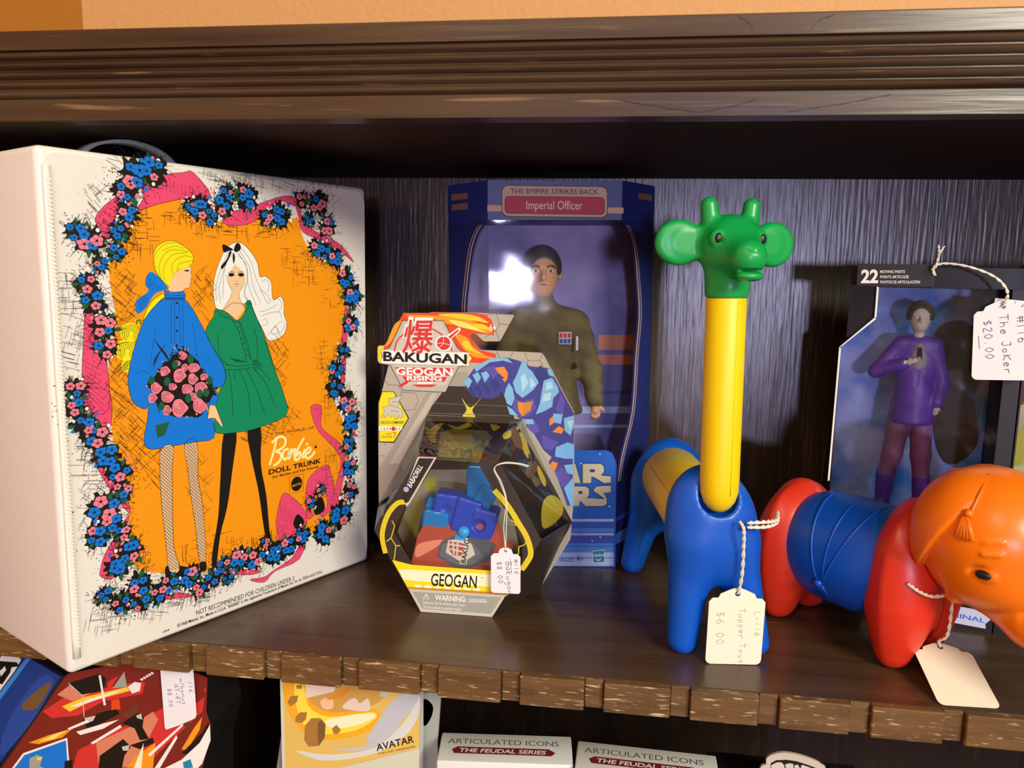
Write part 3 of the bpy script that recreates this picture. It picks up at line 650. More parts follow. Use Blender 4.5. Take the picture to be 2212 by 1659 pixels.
  ('f','of_b',6,0,[[919,650,958,698,1005,650]]),
  ('l','bk',4,16,0,[654,764,716,763,764,575,706,575,698,611,671,612,659,576,601,576,654,764]),
  ('f','of_g',5,0,[[654,764,716,763,764,575,706,575,698,611,671,612,659,576,601,576]]),
  ('l','bk',4,16,0,[375,765,421,765,445,661,468,765,514,764,538,660,561,764,607,764,570,576,523,576,491,677,461,577,414,577,375,765]),
  ('f','of_g',5,0,[[375,765,421,765,445,661,468,765,514,764,538,660,561,764,607,764,570,576,523,576,491,677,461,577,414,577]]),
  ('t','of_k',5,'AGES',664,35,794,36,41,0,0),
  ('t','of_p',5,'4+',818,34,885,35,62,0,1),
  ('f','wh',4,0,[[962,141,1080,151,1086,28,975,21]]),
  ('f','of_h',5,0,[[966,136,1076,146,1081,32,979,25]]),
  ('t','wh',6,'Hasbro',978,82,1078,90,29,0,1),
  ('l','wh',6,8,2,[1002,62,1022,45,1046,65]),
  ('e','wh',4,1022,1067,6,7),
  ('e','wh',4,849,981,6,7),
  ('e','wh',4,1119,569,7,7),
  ('e','wh',4,1038,274,7,7),
  ('e','wh',4,963,238,6,7)],
 'bevel': [('curve',[-13,3180,116,3081,203,2928,264,2665,312,2333,270,1960,225,1432,67,1058,-15,849])],
 'card': [('outline',[-605,2367,-393,2372,-360,2381,2,2385,327,2379,337,2365,226,2156,214,2150,91,2147,75,2156,21,2207,-12,2214,-30,2190,-24,2165,55,2078,72,2073,573,2065,593,2050,863,1570,876,1135,886,892,863,460,618,12,-362,-28,-827,635,-830,1053,-832,1587,-797,1689,-737,1917,-821,1933,-834,1956,-833,2072,-820,2085,-770,2086]),
  ('f','f1',1,0,[[-605,2365,-393,2371,-360,2380,2,2383,100,2371,150,2328,176,2240,168,2199,103,2205,21,2211,-12,2214,-30,2190,-24,2165,55,2074,187,2045,196,1997,65,1960,-42,1965,-91,1922,-142,1986,-643,2185,-736,1942,-821,1940,-829,2072,-770,2082]]),
  ('f','f2',2,2,[[-360,2339,-228,2351,-63,2330,61,2285,168,2223,61,2237,-62,2282,-227,2286]]),
  ('f','f3',2,2,[[-310,2361,-145,2373,19,2357,126,2303,19,2316,-145,2336]]),
  ('f','f2',2,2,[[-160,2198,-61,2176,-11,2105,105,2027,187,2009,23,2008,-76,2070]]),
  ('f','f3',2,2,[[-94,2135,-44,2144,-11,2088,64,2042,-60,2079]]),
  ('f','f2',2,2,[[-821,2072,-727,2100,-660,2225,-626,2300,-685,2265,-761,2099]]),
  ('f','f3',2,2,[[-829,2064,-778,2074,-787,1957,-821,1948]]),
  ('f','f4',2,2,[[-211,2319,-62,2298,86,2229,160,2207,-21,2243,-144,2272]]),
  ('f','f3',2,2,[[-29,2275,69,2293,143,2247,61,2253]]),
  ('f','f4',2,2,[[-101,2053,-18,2006,-59,1956,-109,1987]]),
  ('f','f2',2,2,[[-593,2349,-426,2329,-310,2348,-426,2354]]),
  ('l','gy2',2,4,0,[100,2371,190,2381,219,2297,188,2240]),
  ('l','gy2',2,4,0,[190,2381,327,2377]),
  ('l','gy2',2,4,0,[219,2297,297,2291]),
  ('l','gy2',2,4,0,[188,2240,222,2152]),
  ('l','gy2',2,4,0,[188,2240,95,2181]),
  ('l','gy2',2,4,0,[195,2064,228,2010,310,2009,334,2062]),
  ('l','gy2',2,4,0,[431,2061,465,1997,562,2000,585,2058]),
  ('l','gy2',2,4,0,[465,1997,450,1948]),
  ('l','gy2',2,4,0,[562,2000,596,1945]),
  ('l','gy2',2,4,0,[-771,1791,-746,1750,-652,1745,-618,1688,-500,1684,-475,1618,-508,1541,-602,1529]),
  ('l','gy2',2,4,0,[-618,1688,-644,1636]),
  ('l','gy2',2,4,0,[-824,1358,-781,1352,-773,1215]),
  ('l','gy2',2,4,0,[-830,1118,-774,1121]),
  ('f','dk',2,0,[[-223,1760,273,1778,361,1492,531,1232,877,614,681,213,390,18,-384,-35,-646,217,-828,736,-559,1182,-423,1485]]),
  ('f','yf',3,2,[[-97,1657,-54,1559,-87,1499,21,1495,-4,1561,77,1672,-21,1577]]),
  ('f','yf',3,2,[[-322,1413,-254,1433,-305,1363,-355,1259,-389,1343]]),
  ('f','yf',3,2,[[-221,1426,-137,1404,-53,1441,-11,1418,-136,1379]]),
  ('f','yf',3,2,[[155,1442,238,1420,181,1384]]),
  ('f','yf',3,2,[[264,1363,346,1408,411,1444,363,1367,282,1313]]),
  ('f','yf',3,2,[[412,1394,448,1270,418,1143,481,1246,517,1114,464,1313]]),
  ('f','yf',3,2,[[-491,1270,-456,1135,-499,1133]]),
  ('f','yf',3,2,[[-423,1392,-355,1361,-321,1261,-372,1276]]),
  ('f','tanb',3,0,[[-360,1018,137,1042,206,853,372,579,435,308,170,112,-513,128,-661,441,-572,684]]),
  ('f','ol2',4,2,[[-495,767,-446,691,-475,571,-533,528,-592,564,-533,646]]),
  ('f','ol2',4,2,[[-417,918,-321,952,-340,834,-398,831]]),
  ('f','ol2',4,2,[[-582,525,-494,550,-435,454,-474,392,-533,448]]),
  ('f','ol',3,0,[[-279,1356,-170,1386,114,1381,174,1325,108,1229,60,1100,-312,1108]]),
  ('f','ol2',4,2,[[-254,1298,-136,1345,-10,1334,33,1251,-93,1203,-219,1223]]),
  ('f','ol2',4,2,[[-304,1194,-177,1217,-50,1171,-218,1121]]),
  ('f','gy3',4,0,[[-399,1692,-298,1695,-542,1208,-732,828,-828,648,-831,997,-765,1104]]),
  ('f','gy4',5,0,[[-357,1689,-306,1691,-645,1058,-731,1054]]),
  ('f','gy3',4,0,[[-224,1876,-50,1882,-48,1758,-231,1756]]),
  ('l','gy2',4,5,0,[-340,1602,318,1602]),
  ('l','gy2',4,5,0,[-390,1516,319,1519]),
  ('l','bk',5,5,0,[-614,2304,-260,2313,-143,2093,-109,2061,-39,2047,-59,1989,-34,1940,-125,1925,-239,1702,-606,1705,-720,1918,-796,1928,-787,1966,-800,2044,-728,2067,-614,2304]),
  ('f','gy4',4,0,[[-614,2304,-260,2313,-143,2093,-109,2061,-39,2047,-59,1989,-34,1940,-125,1925,-239,1702,-606,1705,-720,1918,-796,1928,-787,1966,-800,2044,-728,2067]]),
  ('f','gy5',5,0,[[-593,2288,-277,2297,-159,2084,-176,2051,-694,2035]]),
  ('l','rd',6,12,2,[-685,2035,-660,2127,-593,2194,-492,2230]),
  ('l','rd',6,12,2,[-359,2241,-276,2195,-201,2115,-184,2050]),
  ('t','wh',6,'爆',-628,2045,-335,2054,222,0.16,5),
  ('t','rd',7,'爆',-618,2049,-343,2058,210,0.16,1),
  ('f','wh',7,0,[[-226,2188,-128,2260,-111,2248,-119,2224,-193,2160,-209,2148]]),
  ('f','rd',8,0,[[-218,2176,-132,2244,-128,2230,-201,2160]]),
  ('e','wh',7,-257,2120,73,67),
  ('e','rd',8,-257,2120,59,57),
  ('l','wh',9,4,0,[-258,2177,-257,2120,-299,2080]),
  ('l','wh',9,4,0,[-257,2120,-198,2107]),
  ('l','wh',9,4,0,[-317,2118,-257,2123]),
  ('f','wh',6,0,[[-800,2046,-37,2047,-55,1997,-34,1936,-804,1933,-783,1991]]),
  ('t','bk',7,'BAKUGAN',-783,1956,-55,1952,76,0,3),
  ('f','gy5',5,0,[[-690,1919,-145,1927,-240,1760,-576,1748]]),
  ('f','rd',6,0,[[-676,1903,-166,1911,-199,1844,-644,1833]]),
  ('f','rd',6,0,[[-618,1826,-224,1833,-248,1793,-585,1781]]),
  ('t','wh',7,'GEOGAN',-669,1840,-178,1846,59,0,3),
  ('t','wh',7,'RISING',-576,1791,-269,1799,36,0,3),
  ('f','rd',7,0,[[-648,1745,-568,1798,-559,1773,-627,1733]]),
  ('f','rd',7,0,[[-534,1758,-307,1766,-357,1743,-475,1739]]),
  ('f','wh',7,0,[[-492,1780,-340,1785,-357,1771,-475,1766]]),
  ('t','wh',4,'6+',131,2237,190,2239,50,0,2),
  ('f','bk',5,0,[[-797,1689,-691,1693,-644,1615,-555,1463,-687,1240,-825,1239,-830,1587]]),
  ('f','yb',6,0,[[-793,1683,-695,1688,-652,1615,-566,1462,-692,1251,-821,1247,-823,1586]]),
  ('f','gy5',7,0,[[-738,1624,-678,1643,-618,1662,-644,1611,-653,1552,-619,1536,-606,1469,-636,1460,-644,1493,-657,1450,-678,1449,-687,1491,-721,1465,-738,1498,-764,1459,-807,1457,-772,1513,-789,1546,-729,1574]]),
  ('l','bk',8,3,0,[-738,1624,-678,1643,-618,1662,-644,1611,-653,1552,-619,1536,-606,1469,-636,1460,-644,1493,-657,1450,-678,1449,-687,1491,-721,1465,-738,1498,-764,1459,-807,1457,-772,1513,-789,1546,-729,1574,-738,1624]),
  ('l','bk',8,3,0,[-729,1574,-653,1552]),
  ('l','bk',8,3,0,[-721,1524,-644,1518]),
  ('l','bk',8,3,0,[-704,1600,-661,1602]),
  ('t','bk',7,'VILOCH COMBINER',-805,1403,-603,1412,24,0.2,1),
  ('f','wh',7,0,[[-824,1382,-610,1386,-632,1349,-824,1345]]),
  ('f','rd',8,0,[[-708,1382,-680,1383,-680,1349,-709,1348]]),
  ('t','bk',9,'1 2 3 4 5 6 7',-803,1351,-634,1356,21,0,1),
  ('t','bk',7,'COLLECT',-760,1308,-703,1311,17,0,0),
  ('t','bk',7,'EVOLUTIONS',-799,1281,-703,1285,17,0,0),
  ('t','rd',7,'7',-696,1285,-668,1286,49,0,1),
  ('f','in',6,0,[[-69,1749,-57,1824,16,1925,147,2003,285,2016,392,1991,482,1949,644,1938,729,1794,861,1562,872,1130,748,1125,613,1236,528,1374,435,1487,344,1533,275,1671,241,1728,226,1686,152,1658,-6,1669]]),
  ('f','in2',7,0,[[-48,1750,-15,1755,27,1670,-6,1669]]),
  ('f','in2',7,0,[[10,1760,51,1770,85,1689,52,1679]]),
  ('f','in2',7,0,[[76,1779,117,1781,159,1716,126,1703]]),
  ('f','in2',7,0,[[141,1806,190,1833,241,1760,184,1725]]),
  ('f','cb',7,0,[[-82,1790,-41,1841,-7,1809,-40,1742]]),
  ('f','cb',7,0,[[-8,1859,41,1885,67,1837,34,1786]]),
  ('f','cb',7,0,[[66,1878,115,1896,141,1856,100,1797]]),
  ('f','cb',7,0,[[8,1925,147,2007,286,2012,335,1969,253,1990,139,1970,25,1885]]),
  ('f','pu',7,0,[[66,1911,180,1947,214,1883,174,1832,124,1896]]),
  ('f','or2',7,0,[[185,1927,262,1938,296,1886,289,1828,214,1883]]),
  ('f','or2',7,0,[[248,1835,297,1853,273,1803]]),
  ('f','cb',7,0,[[370,1872,424,2016,466,1932,516,1893,558,1813,511,1746,423,1677,365,1724,338,1805]]),
  ('f','cb2',7,0,[[403,1857,435,1890,469,1810,422,1726]]),
  ('f','cb2',7,0,[[484,1859,535,1796,486,1761]]),
  ('f','in2',7,0,[[508,1893,571,1960,646,1881,584,1781]]),
  ('f','cb',7,0,[[306,1804,339,1756,357,1674,334,1607,293,1622,267,1695,282,1754]]),
  ('f','cb',7,0,[[293,1605,343,1574,393,1518,319,1532]]),
  ('f','cb',7,0,[[599,1831,671,1858,721,1778,731,1737,683,1686,677,1612,605,1568,540,1541,571,1633,585,1732]]),
  ('f','cb2',7,0,[[623,1815,664,1825,681,1768,617,1749]]),
  ('f','cb2',7,0,[[601,1716,666,1735,660,1669,595,1650]]),
  ('f','cb',7,0,[[628,1938,677,1915,679,1866,638,1881]]),
  ('f','pu',7,0,[[357,1674,424,1644,521,1680,539,1598,475,1521,410,1511,343,1591]]),
  ('f','or2',7,0,[[383,1642,440,1636,513,1655,491,1572,426,1519,392,1568]]),
  ('f','or3',7,0,[[432,1627,513,1655,475,1555,426,1528]]),
  ('f','pu',7,0,[[747,1738,781,1657,769,1533,702,1588,732,1672]]),
  ('f','cb',7,0,[[687,1555,768,1550,754,1467,689,1480]]),
  ('f','or2',7,0,[[656,1504,695,1539,705,1481,657,1446]]),
  ('f','or2',7,0,[[683,1397,739,1449,780,1426,765,1384]]),
  ('f','cb',7,0,[[777,1517,862,1545,864,1455,838,1371,788,1410]]),
  ('f','cb2',7,0,[[802,1493,859,1504,837,1420]]),
  ('f','pu',7,0,[[443,1504,542,1483,577,1401,528,1374,461,1429]]),
  ('f','cb',7,0,[[443,1495,517,1498,526,1457,460,1454]]),
  ('f','pu',7,0,[[594,1368,660,1338,742,1308,679,1239,613,1252]]),
  ('f','cb3',7,0,[[719,1266,816,1312,869,1297,874,1131,780,1143,713,1182]]),
  ('f','wh',7,0,[[802,1219,825,1270,853,1280,842,1238]]),
  ('f','or2',7,0,[[665,1154,747,1150,732,1107,674,1104]]),
  ('f','in',7,0,[[660,1134,749,1280,860,1267,875,763,828,760,718,1051]]),
  ('f','cb3',7,0,[[713,1241,767,1291,868,1295,872,1173,798,1169,714,1184]]),
  ('f','or2',7,0,[[670,1097,688,1140,739,1129,718,1061]]),
  ('f','pu',7,0,[[718,1032,754,1101,839,1048,850,982,787,912]]),
  ('f','cb',7,0,[[790,1112,869,1125,871,1030,820,1047]]),
  ('f','cb3',7,0,[[796,912,850,982,872,1011,879,763,856,762]]),
  ('f','gy3',6,0,[[-398,1499,431,1495,444,1454,-423,1447]]),
  ('f','gy3',6,0,[[398,1498,434,1500,873,777,854,721,834,720,378,1450]]),
  ('f','yf',5,1,[[631,805,710,844,793,759,769,647,637,541,607,665]]),
  ('f','yf',5,1,[[390,1369,457,1345,488,1156,433,1235]]),
  ('f','yf',5,1,[[570,1105,640,971,628,916,572,1023]]),
  ('l','yg',6,5,2,[647,681,700,712,742,659]),
  ('l','yg',6,5,2,[636,611,689,642,744,576]),
  ('l','yg',6,5,2,[671,794,714,699,704,573]),
  ('f','rk2',5,1,[[335,1448,403,1370,433,1235,351,1286]]),
  ('f','rk2',5,1,[[489,1129,570,1105,519,993,464,1018]]),
  ('f','rk2',5,1,[[518,1020,600,956,548,912]])],
 'plate': [('outline',[-670,662,-316,1284,312,1284,670,661,294,-3,-291,1]),
  ('window',[-172,1276,172,1280,181,1221,286,1035,436,806,525,635,521,420,284,387,-359,395,-518,671,-416,869]),
  ('l','yg',2,40,2,[-412,910,-478,897,-549,813,-594,693,-603,593,-577,477]),
  ('l','yf',3,18,2,[-412,910,-478,897,-549,813,-594,693,-603,593,-577,477]),
  ('l','yg',2,44,2,[295,1044,400,927,488,791,559,672,591,550,563,477,521,411]),
  ('l','yf',3,22,2,[295,1044,400,927,488,791,559,672,591,550,563,477,521,411]),
  ('l','yf',3,8,0,[-523,751,-501,708,-532,607,-568,577]),
  ('l','yf',3,8,0,[-532,607,-492,546,-506,427]),
  ('l','yf',3,8,0,[-492,546,-456,548]),
  ('l','yf',3,8,0,[454,776,488,769,541,680]),
  ('l','yf',3,8,0,[488,769,427,814]),
  ('l','yf',3,8,0,[496,597,543,618,559,672]),
  ('l','yf',3,8,0,[496,597,493,535]),
  ('f','gy5',2,0,[[-311,1283,-164,1285,-381,898,-407,870,-425,989,-324,1262]]),
  ('f','dk2',3,0,[[-303,1272,-185,1275,-390,911,-416,900,-443,961]]),
  ('t','wh',4,'BABADRILL',-368,1027,-272,1204,40,0.2,1),
  ('e','lv',4,-407,1014,22,22),
  ('f','yb',2,0,[[-524,426,-363,395,284,387,521,416,430,207,-394,196]]),
  ('f','cr',3,0,[[-470,347,-345,355,284,356,496,374,446,272,395,250,-363,263,-434,267]]),
  ('e','cr',3,-309,220,31,14),
  ('e','cr',3,-229,221,31,14),
  ('e','cr',3,-149,222,31,14),
  ('e','cr',3,-70,223,31,14),
  ('e','cr',3,10,224,30,13),
  ('e','cr',3,89,225,31,13),
  ('e','cr',3,168,225,30,14),
  ('f','or3',3,0,[[-403,207,439,212,404,183,-390,187]]),
  ('t','bk',4,'GEOGAN',-203,232,170,235,100,0.1,1),
  ('t','bk',4,'TM',195,319,221,320,8,0,0),
  ('f','gy5',4,0,[[-390,192,400,191,294,2,-287,4]]),
  ('f','gy6',5,0,[[-358,171,365,171,285,28,-273,30]]),
  ('t','wh',6,'WARNING:',-171,113,85,114,43,0,2),
  ('t','wh',6,'CHOKING HAZARD –',102,112,260,119,30,0,1),
  ('t','wh',6,'Small parts. Not for children under 3 years.',-270,74,78,74,27,0,0),
  ('t','wh',6,'This toy contains inaccessible magnets.',-267,37,49,37,27,0,0),
  ('l','wh',6,6,0,[-243,160,-269,116,-216,117,-243,160]),
  ('l','wh',6,6,0,[-242,145,-242,130])],
 'joker': [('win',[73,1070,76,2181,315,2419,313,2675,1117,2663,1215,1722,1231,1071]),
  ('t','wh',2,'22',193,2698,317,2701,96,0,3),
  ('t','wh',2,'MOVING PARTS',326,2775,499,2778,21,0,1),
  ('t','wh',2,'POINTS ARTICULÉS',329,2735,529,2739,21,0,1),
  ('t','wh',2,'PUNTOS DE ARTICULACIÓN',333,2695,609,2701,21,0,1),
  ('f','lv2',2,0,[[396,204,937,183,1198,178,1324,125,1284,73,1289,34,1211,35,939,42,406,65]]),
  ('t','bl',3,'THE CRIMINAL',743,93,1279,80,37,0,1),
  ('f','bl2',2,0,[[517,255,1136,230,1137,221,518,243]]),
  ('t','wh',2,'THE',799,281,1013,275,67,0,2)],
 'redbox': [('edge',[-662,484,130,1028,571,589,549,307,582,202,560,47,499,-136,493,-292,-1385,-508]),
  ('f','mr',1,0,[[-615,511,37,701,423,639,571,589,549,307,582,202,560,47,497,-180,-1361,-505]]),
  ('f','rd',2,0,[[-855,166,-675,295,-422,386,-83,484,49,508,22,407,-315,309,-548,163,-778,118]]),
  ('f','rd',2,0,[[-568,-141,-217,75,124,265,370,398,557,502,517,304,222,11,-11,-237,-625,-306]]),
  ('f','sal',2,0,[[-718,324,-575,437,-423,364,-585,282]]),
  ('f','sal',2,0,[[-404,-56,-104,109,102,262,143,201,-28,-127,-145,-241,-393,-235]]),
  ('f','bk',3,0,[[-609,434,-345,536,-281,509,-309,397,-514,344]]),
  ('f','gy6',3,0,[[-230,427,-122,578,-107,449]]),
  ('f','rd',3,0,[[-271,477,-168,541,-277,389]]),
  ('f','wh',4,0,[[-102,450,-39,499,16,494,1,427,-66,399]]),
  ('f','f3',3,0,[[-680,228,-493,324,-107,449,-87,418,-427,297,-614,190]]),
  ('f','wh',4,0,[[-611,235,-426,320,-108,440,-313,342,-543,242]]),
  ('f','f1',3,0,[[-247,326,-179,344,-173,257,-253,227]]),
  ('f','br',3,0,[[-165,202,-27,315,-8,251,-122,185]]),
  ('f','bk',3,0,[[-505,134,-320,220,-207,253,-187,211,-325,131,-465,49]]),
  ('f','gy5',4,0,[[-493,147,-390,180,-415,133,-473,104]]),
  ('f','wh',4,0,[[-647,42,-460,139,-450,118,-625,33]]),
  ('f','f2',3,0,[[-1003,-120,-812,-32,-601,46,-698,-42,-910,-122]]),
  ('f','f4',4,0,[[-909,-99,-753,-15,-648,30,-768,-61]]),
  ('f','wh',4,0,[[-569,22,-326,119,-189,167,-329,75,-536,-3]]),
  ('f','bk',3,0,[[-169,136,-31,238,23,210,7,121,58,27,-21,7,-60,103]]),
  ('f','gy5',4,0,[[-43,215,2,236,11,187,-33,194]]),
  ('f','bk',3,0,[[-377,-166,-165,3,-102,-57,-162,-142,-191,-258,-395,-281]]),
  ('f','gy5',4,0,[[-180,-66,-112,-42,-126,-93,-171,-98]]),
  ('f','bk',3,0,[[-112,-47,91,41,100,-2,-25,-71]]),
  ('f','br',3,0,[[278,280,346,341,415,185,380,138]]),
  ('f','wh',4,0,[[-450,-61,-181,123,-171,102,-428,-70]]),
  ('f','wh',4,0,[[40,-109,350,189,355,173,61,-123]]),
  ('f','cr',4,0,[[-90,-246,11,-12,-22,-239]]),
  ('f','wh',4,0,[[89,-226,291,84,301,63,134,-221]]),
  ('f','f2',3,0,[[-145,-241,-61,-131,111,-1,78,-227]]),
  ('f','f2',3,0,[[329,-33,446,166,515,261,489,149,373,-39]]),
  ('f','mr',3,0,[[293,369,535,500,554,437,365,289]]),
  ('f','bk',3,0,[[328,-66,510,129,567,222,550,46,414,-79]]),
  ('f','wh',4,0,[[167,-217,325,-122,484,39,577,202,577,71,499,-136,431,-210]]),
  ('f','of_h',5,0,[[335,-143,402,-108,421,-178,344,-197]]),
  ('f','wh',4,0,[[-1173,-368,-1056,-217,-652,-38,-648,-309]]),
  ('f','bl',5,0,[[-1150,-365,-1046,-233,-665,-62,-665,-311]]),
  ('f','gy6',6,0,[[-1001,-257,-929,-215,-884,-233,-913,-316,-856,-332,-1008,-349]]),
  ('f','yb',7,0,[[-930,-238,-883,-227,-897,-257,-938,-267]]),
  ('f','bk',6,0,[[-689,-245,-619,-226,-625,-306,-694,-314]]),
  ('l','wh',4,20,0,[-335,526,-306,276]),
  ('l','gy5',4,8,0,[-609,434,-492,335,-492,158]),
  ('f','wh',4,0,[[6,525,20,537,39,526,23,514]]),
  ('f','wh',4,0,[[29,540,43,552,62,541,46,529]]),
  ('f','wh',4,0,[[52,555,65,567,84,556,69,544]]),
  ('f','wh',4,0,[[74,570,88,583,107,571,91,559]]),
  ('f','wh',4,0,[[97,585,110,598,129,586,114,574]])],
 'book': [('edge',[-7,599,1093,700,1094,50,433,-194,-8,-244]),
  ('f','sand',1,0,[[-7,599,1093,700,1094,50,433,-194,-8,-244]]),
  ('f','sand2',2,1,[[155,540,431,590,785,599,831,458,594,312,235,276]]),
  ('f','f5',2,1,[[-3,500,167,516,212,348,379,278,594,312,737,339,784,282,748,192,592,102,376,41,206,48,75,160,5,328]]),
  ('f','f6',3,1,[[82,484,154,491,199,310,355,238,594,287,725,313,748,266,593,151,376,91,219,100,113,226]]),
  ('f','cr',4,1,[[330,199,535,269,713,299,736,271,593,189,401,144]]),
  ('f','ice',2,1,[[82,-79,350,-87,711,2,901,171,1018,330,1088,507,1094,362,1018,183,830,15,591,-86,288,-144]]),
  ('f','ice2',3,1,[[350,-37,663,22,830,164,925,284,948,250,830,90,663,-15]]),
  ('f','ice2',2,1,[[784,282,925,467,1093,508,1006,329,830,139,664,47]]),
  ('f','pinkw',3,0,[[174,578,467,600,406,453,176,375]]),
  ('f','sk',3,1,[[296,356,333,391,399,385,392,310,319,303]]),
  ('f','pinkw',3,1,[[476,325,524,391,584,415,619,376,678,425,702,372,689,322,583,311]]),
  ('f','gy5',3,0,[[785,502,878,505,831,446,773,452]]),
  ('f','or2',3,0,[[429,443,573,524,477,411,333,372]]),
  ('f','rk',5,0,[[100,479,148,490,147,453,105,449]]),
  ('f','rk',5,0,[[24,329,55,382,116,394,103,337,47,294]]),
  ('f','rk',5,0,[[88,205,125,252,186,259,173,195,136,160,87,167]]),
  ('f','rk',5,0,[[166,144,221,212,294,220,336,174,328,61,278,-19,193,-35,157,18]]),
  ('f','rk2',6,0,[[275,181,306,209,335,168,328,61,278,-19,268,92]]),
  ('f','rk',5,0,[[389,143,426,177,461,138,437,98,401,100]]),
  ('f','pale',5,0,[[433,-194,1094,50,1095,-120]]),
  ('t','bk',5,'AVATAR',752,-12,1053,95,55,0.2,1),
  ('t','br',5,'THE LAST AIRBENDER',764,-42,1065,55,14,0,0)],
 'insert': [('f','rk3',1,0,[[-398,50,-360,296,-318,375,-124,406,59,436,301,432,383,269,373,37,-396,32]]),
  ('f','sal',2,1,[[-369,173,-335,232,-162,271,-169,233,-261,166,-355,118]]),
  ('f','sl',2,0,[[-163,252,-188,136,-29,56,86,55,249,130,288,263,91,325,-77,305]]),
  ('f','sl2',3,0,[[-150,239,-167,145,-26,75,75,72,214,146,70,286]]),
  ('f','gy5',4,0,[[-104,270,-116,171,-5,113,62,122,126,168,91,250,2,286]]),
  ('f','rk3',5,0,[[-93,262,24,250,37,200,12,152,-56,152,-88,192]]),
  ('l','gy5',6,14,0,[-92,238,25,227]),
  ('l','gy5',6,14,0,[-84,201,19,185]),
  ('l','gy5',6,14,0,[-64,263,-47,157]),
  ('l','gy5',6,14,0,[-25,261,-22,154]),
  ('f','gy5',6,0,[[2,86,60,85,74,226,69,295,35,298,26,222]]),
  ('t','bk',7,'BAKUGAN',52,92,81,367,39,0,2)],
 'bluep': [('edge',[-8,-11,-391,-230,-531,-346,-678,-509,-777,-737,-186,-1157,-3,-1152,-2,-1064]),
  ('f','nv',1,0,[[-8,-11,-391,-230,-398,-779,-3,-1152,-2,-1064]]),
  ('f','bl3',2,1,[[-189,-230,-39,-91,17,-386,7,-764,-48,-987,-189,-752]]),
  ('f','bl2',2,0,[[-426,-269,-379,-217,-398,-779,-448,-743]]),
  ('f','wh',2,0,[[-673,-512,-531,-346,-460,-321,-447,-430,-452,-560,-457,-737,-651,-597]]),
  ('f','bk',3,0,[[-664,-564,-485,-380,-436,-372,-500,-458,-478,-496,-475,-633,-532,-682]]),
  ('f','wh',4,0,[[-584,-600,-569,-520,-531,-525,-538,-610]]),
  ('f','rk2',3,1,[[-168,-526,-139,-354,-93,-197,-42,-131,-15,-362,-58,-458,-118,-520]])],
 'emblem': [('edge',[-528,102,-515,130,-487,144,-489,182,-470,212,-421,238,-350,252,-242,241,-133,209,-89,182,-62,155,-54,49,-521,-5]),
  ('f','bk',1,0,[[-449,3,-455,157,-418,186,-346,198,-275,194,-202,177,-107,148,-86,45]]),
  ('f','gy5',2,0,[[-435,5,-451,142,-416,168,-381,174,-358,152,-334,17]]),
  ('f','gy5',2,0,[[-324,18,-351,161,-323,172,-295,171,-277,23]]),
  ('f','gy5',2,0,[[-270,24,-287,160,-262,169,-242,133,-227,29]]),
  ('f','gy5',2,0,[[-213,31,-240,157,-230,170,-157,150,-121,41]])],
}
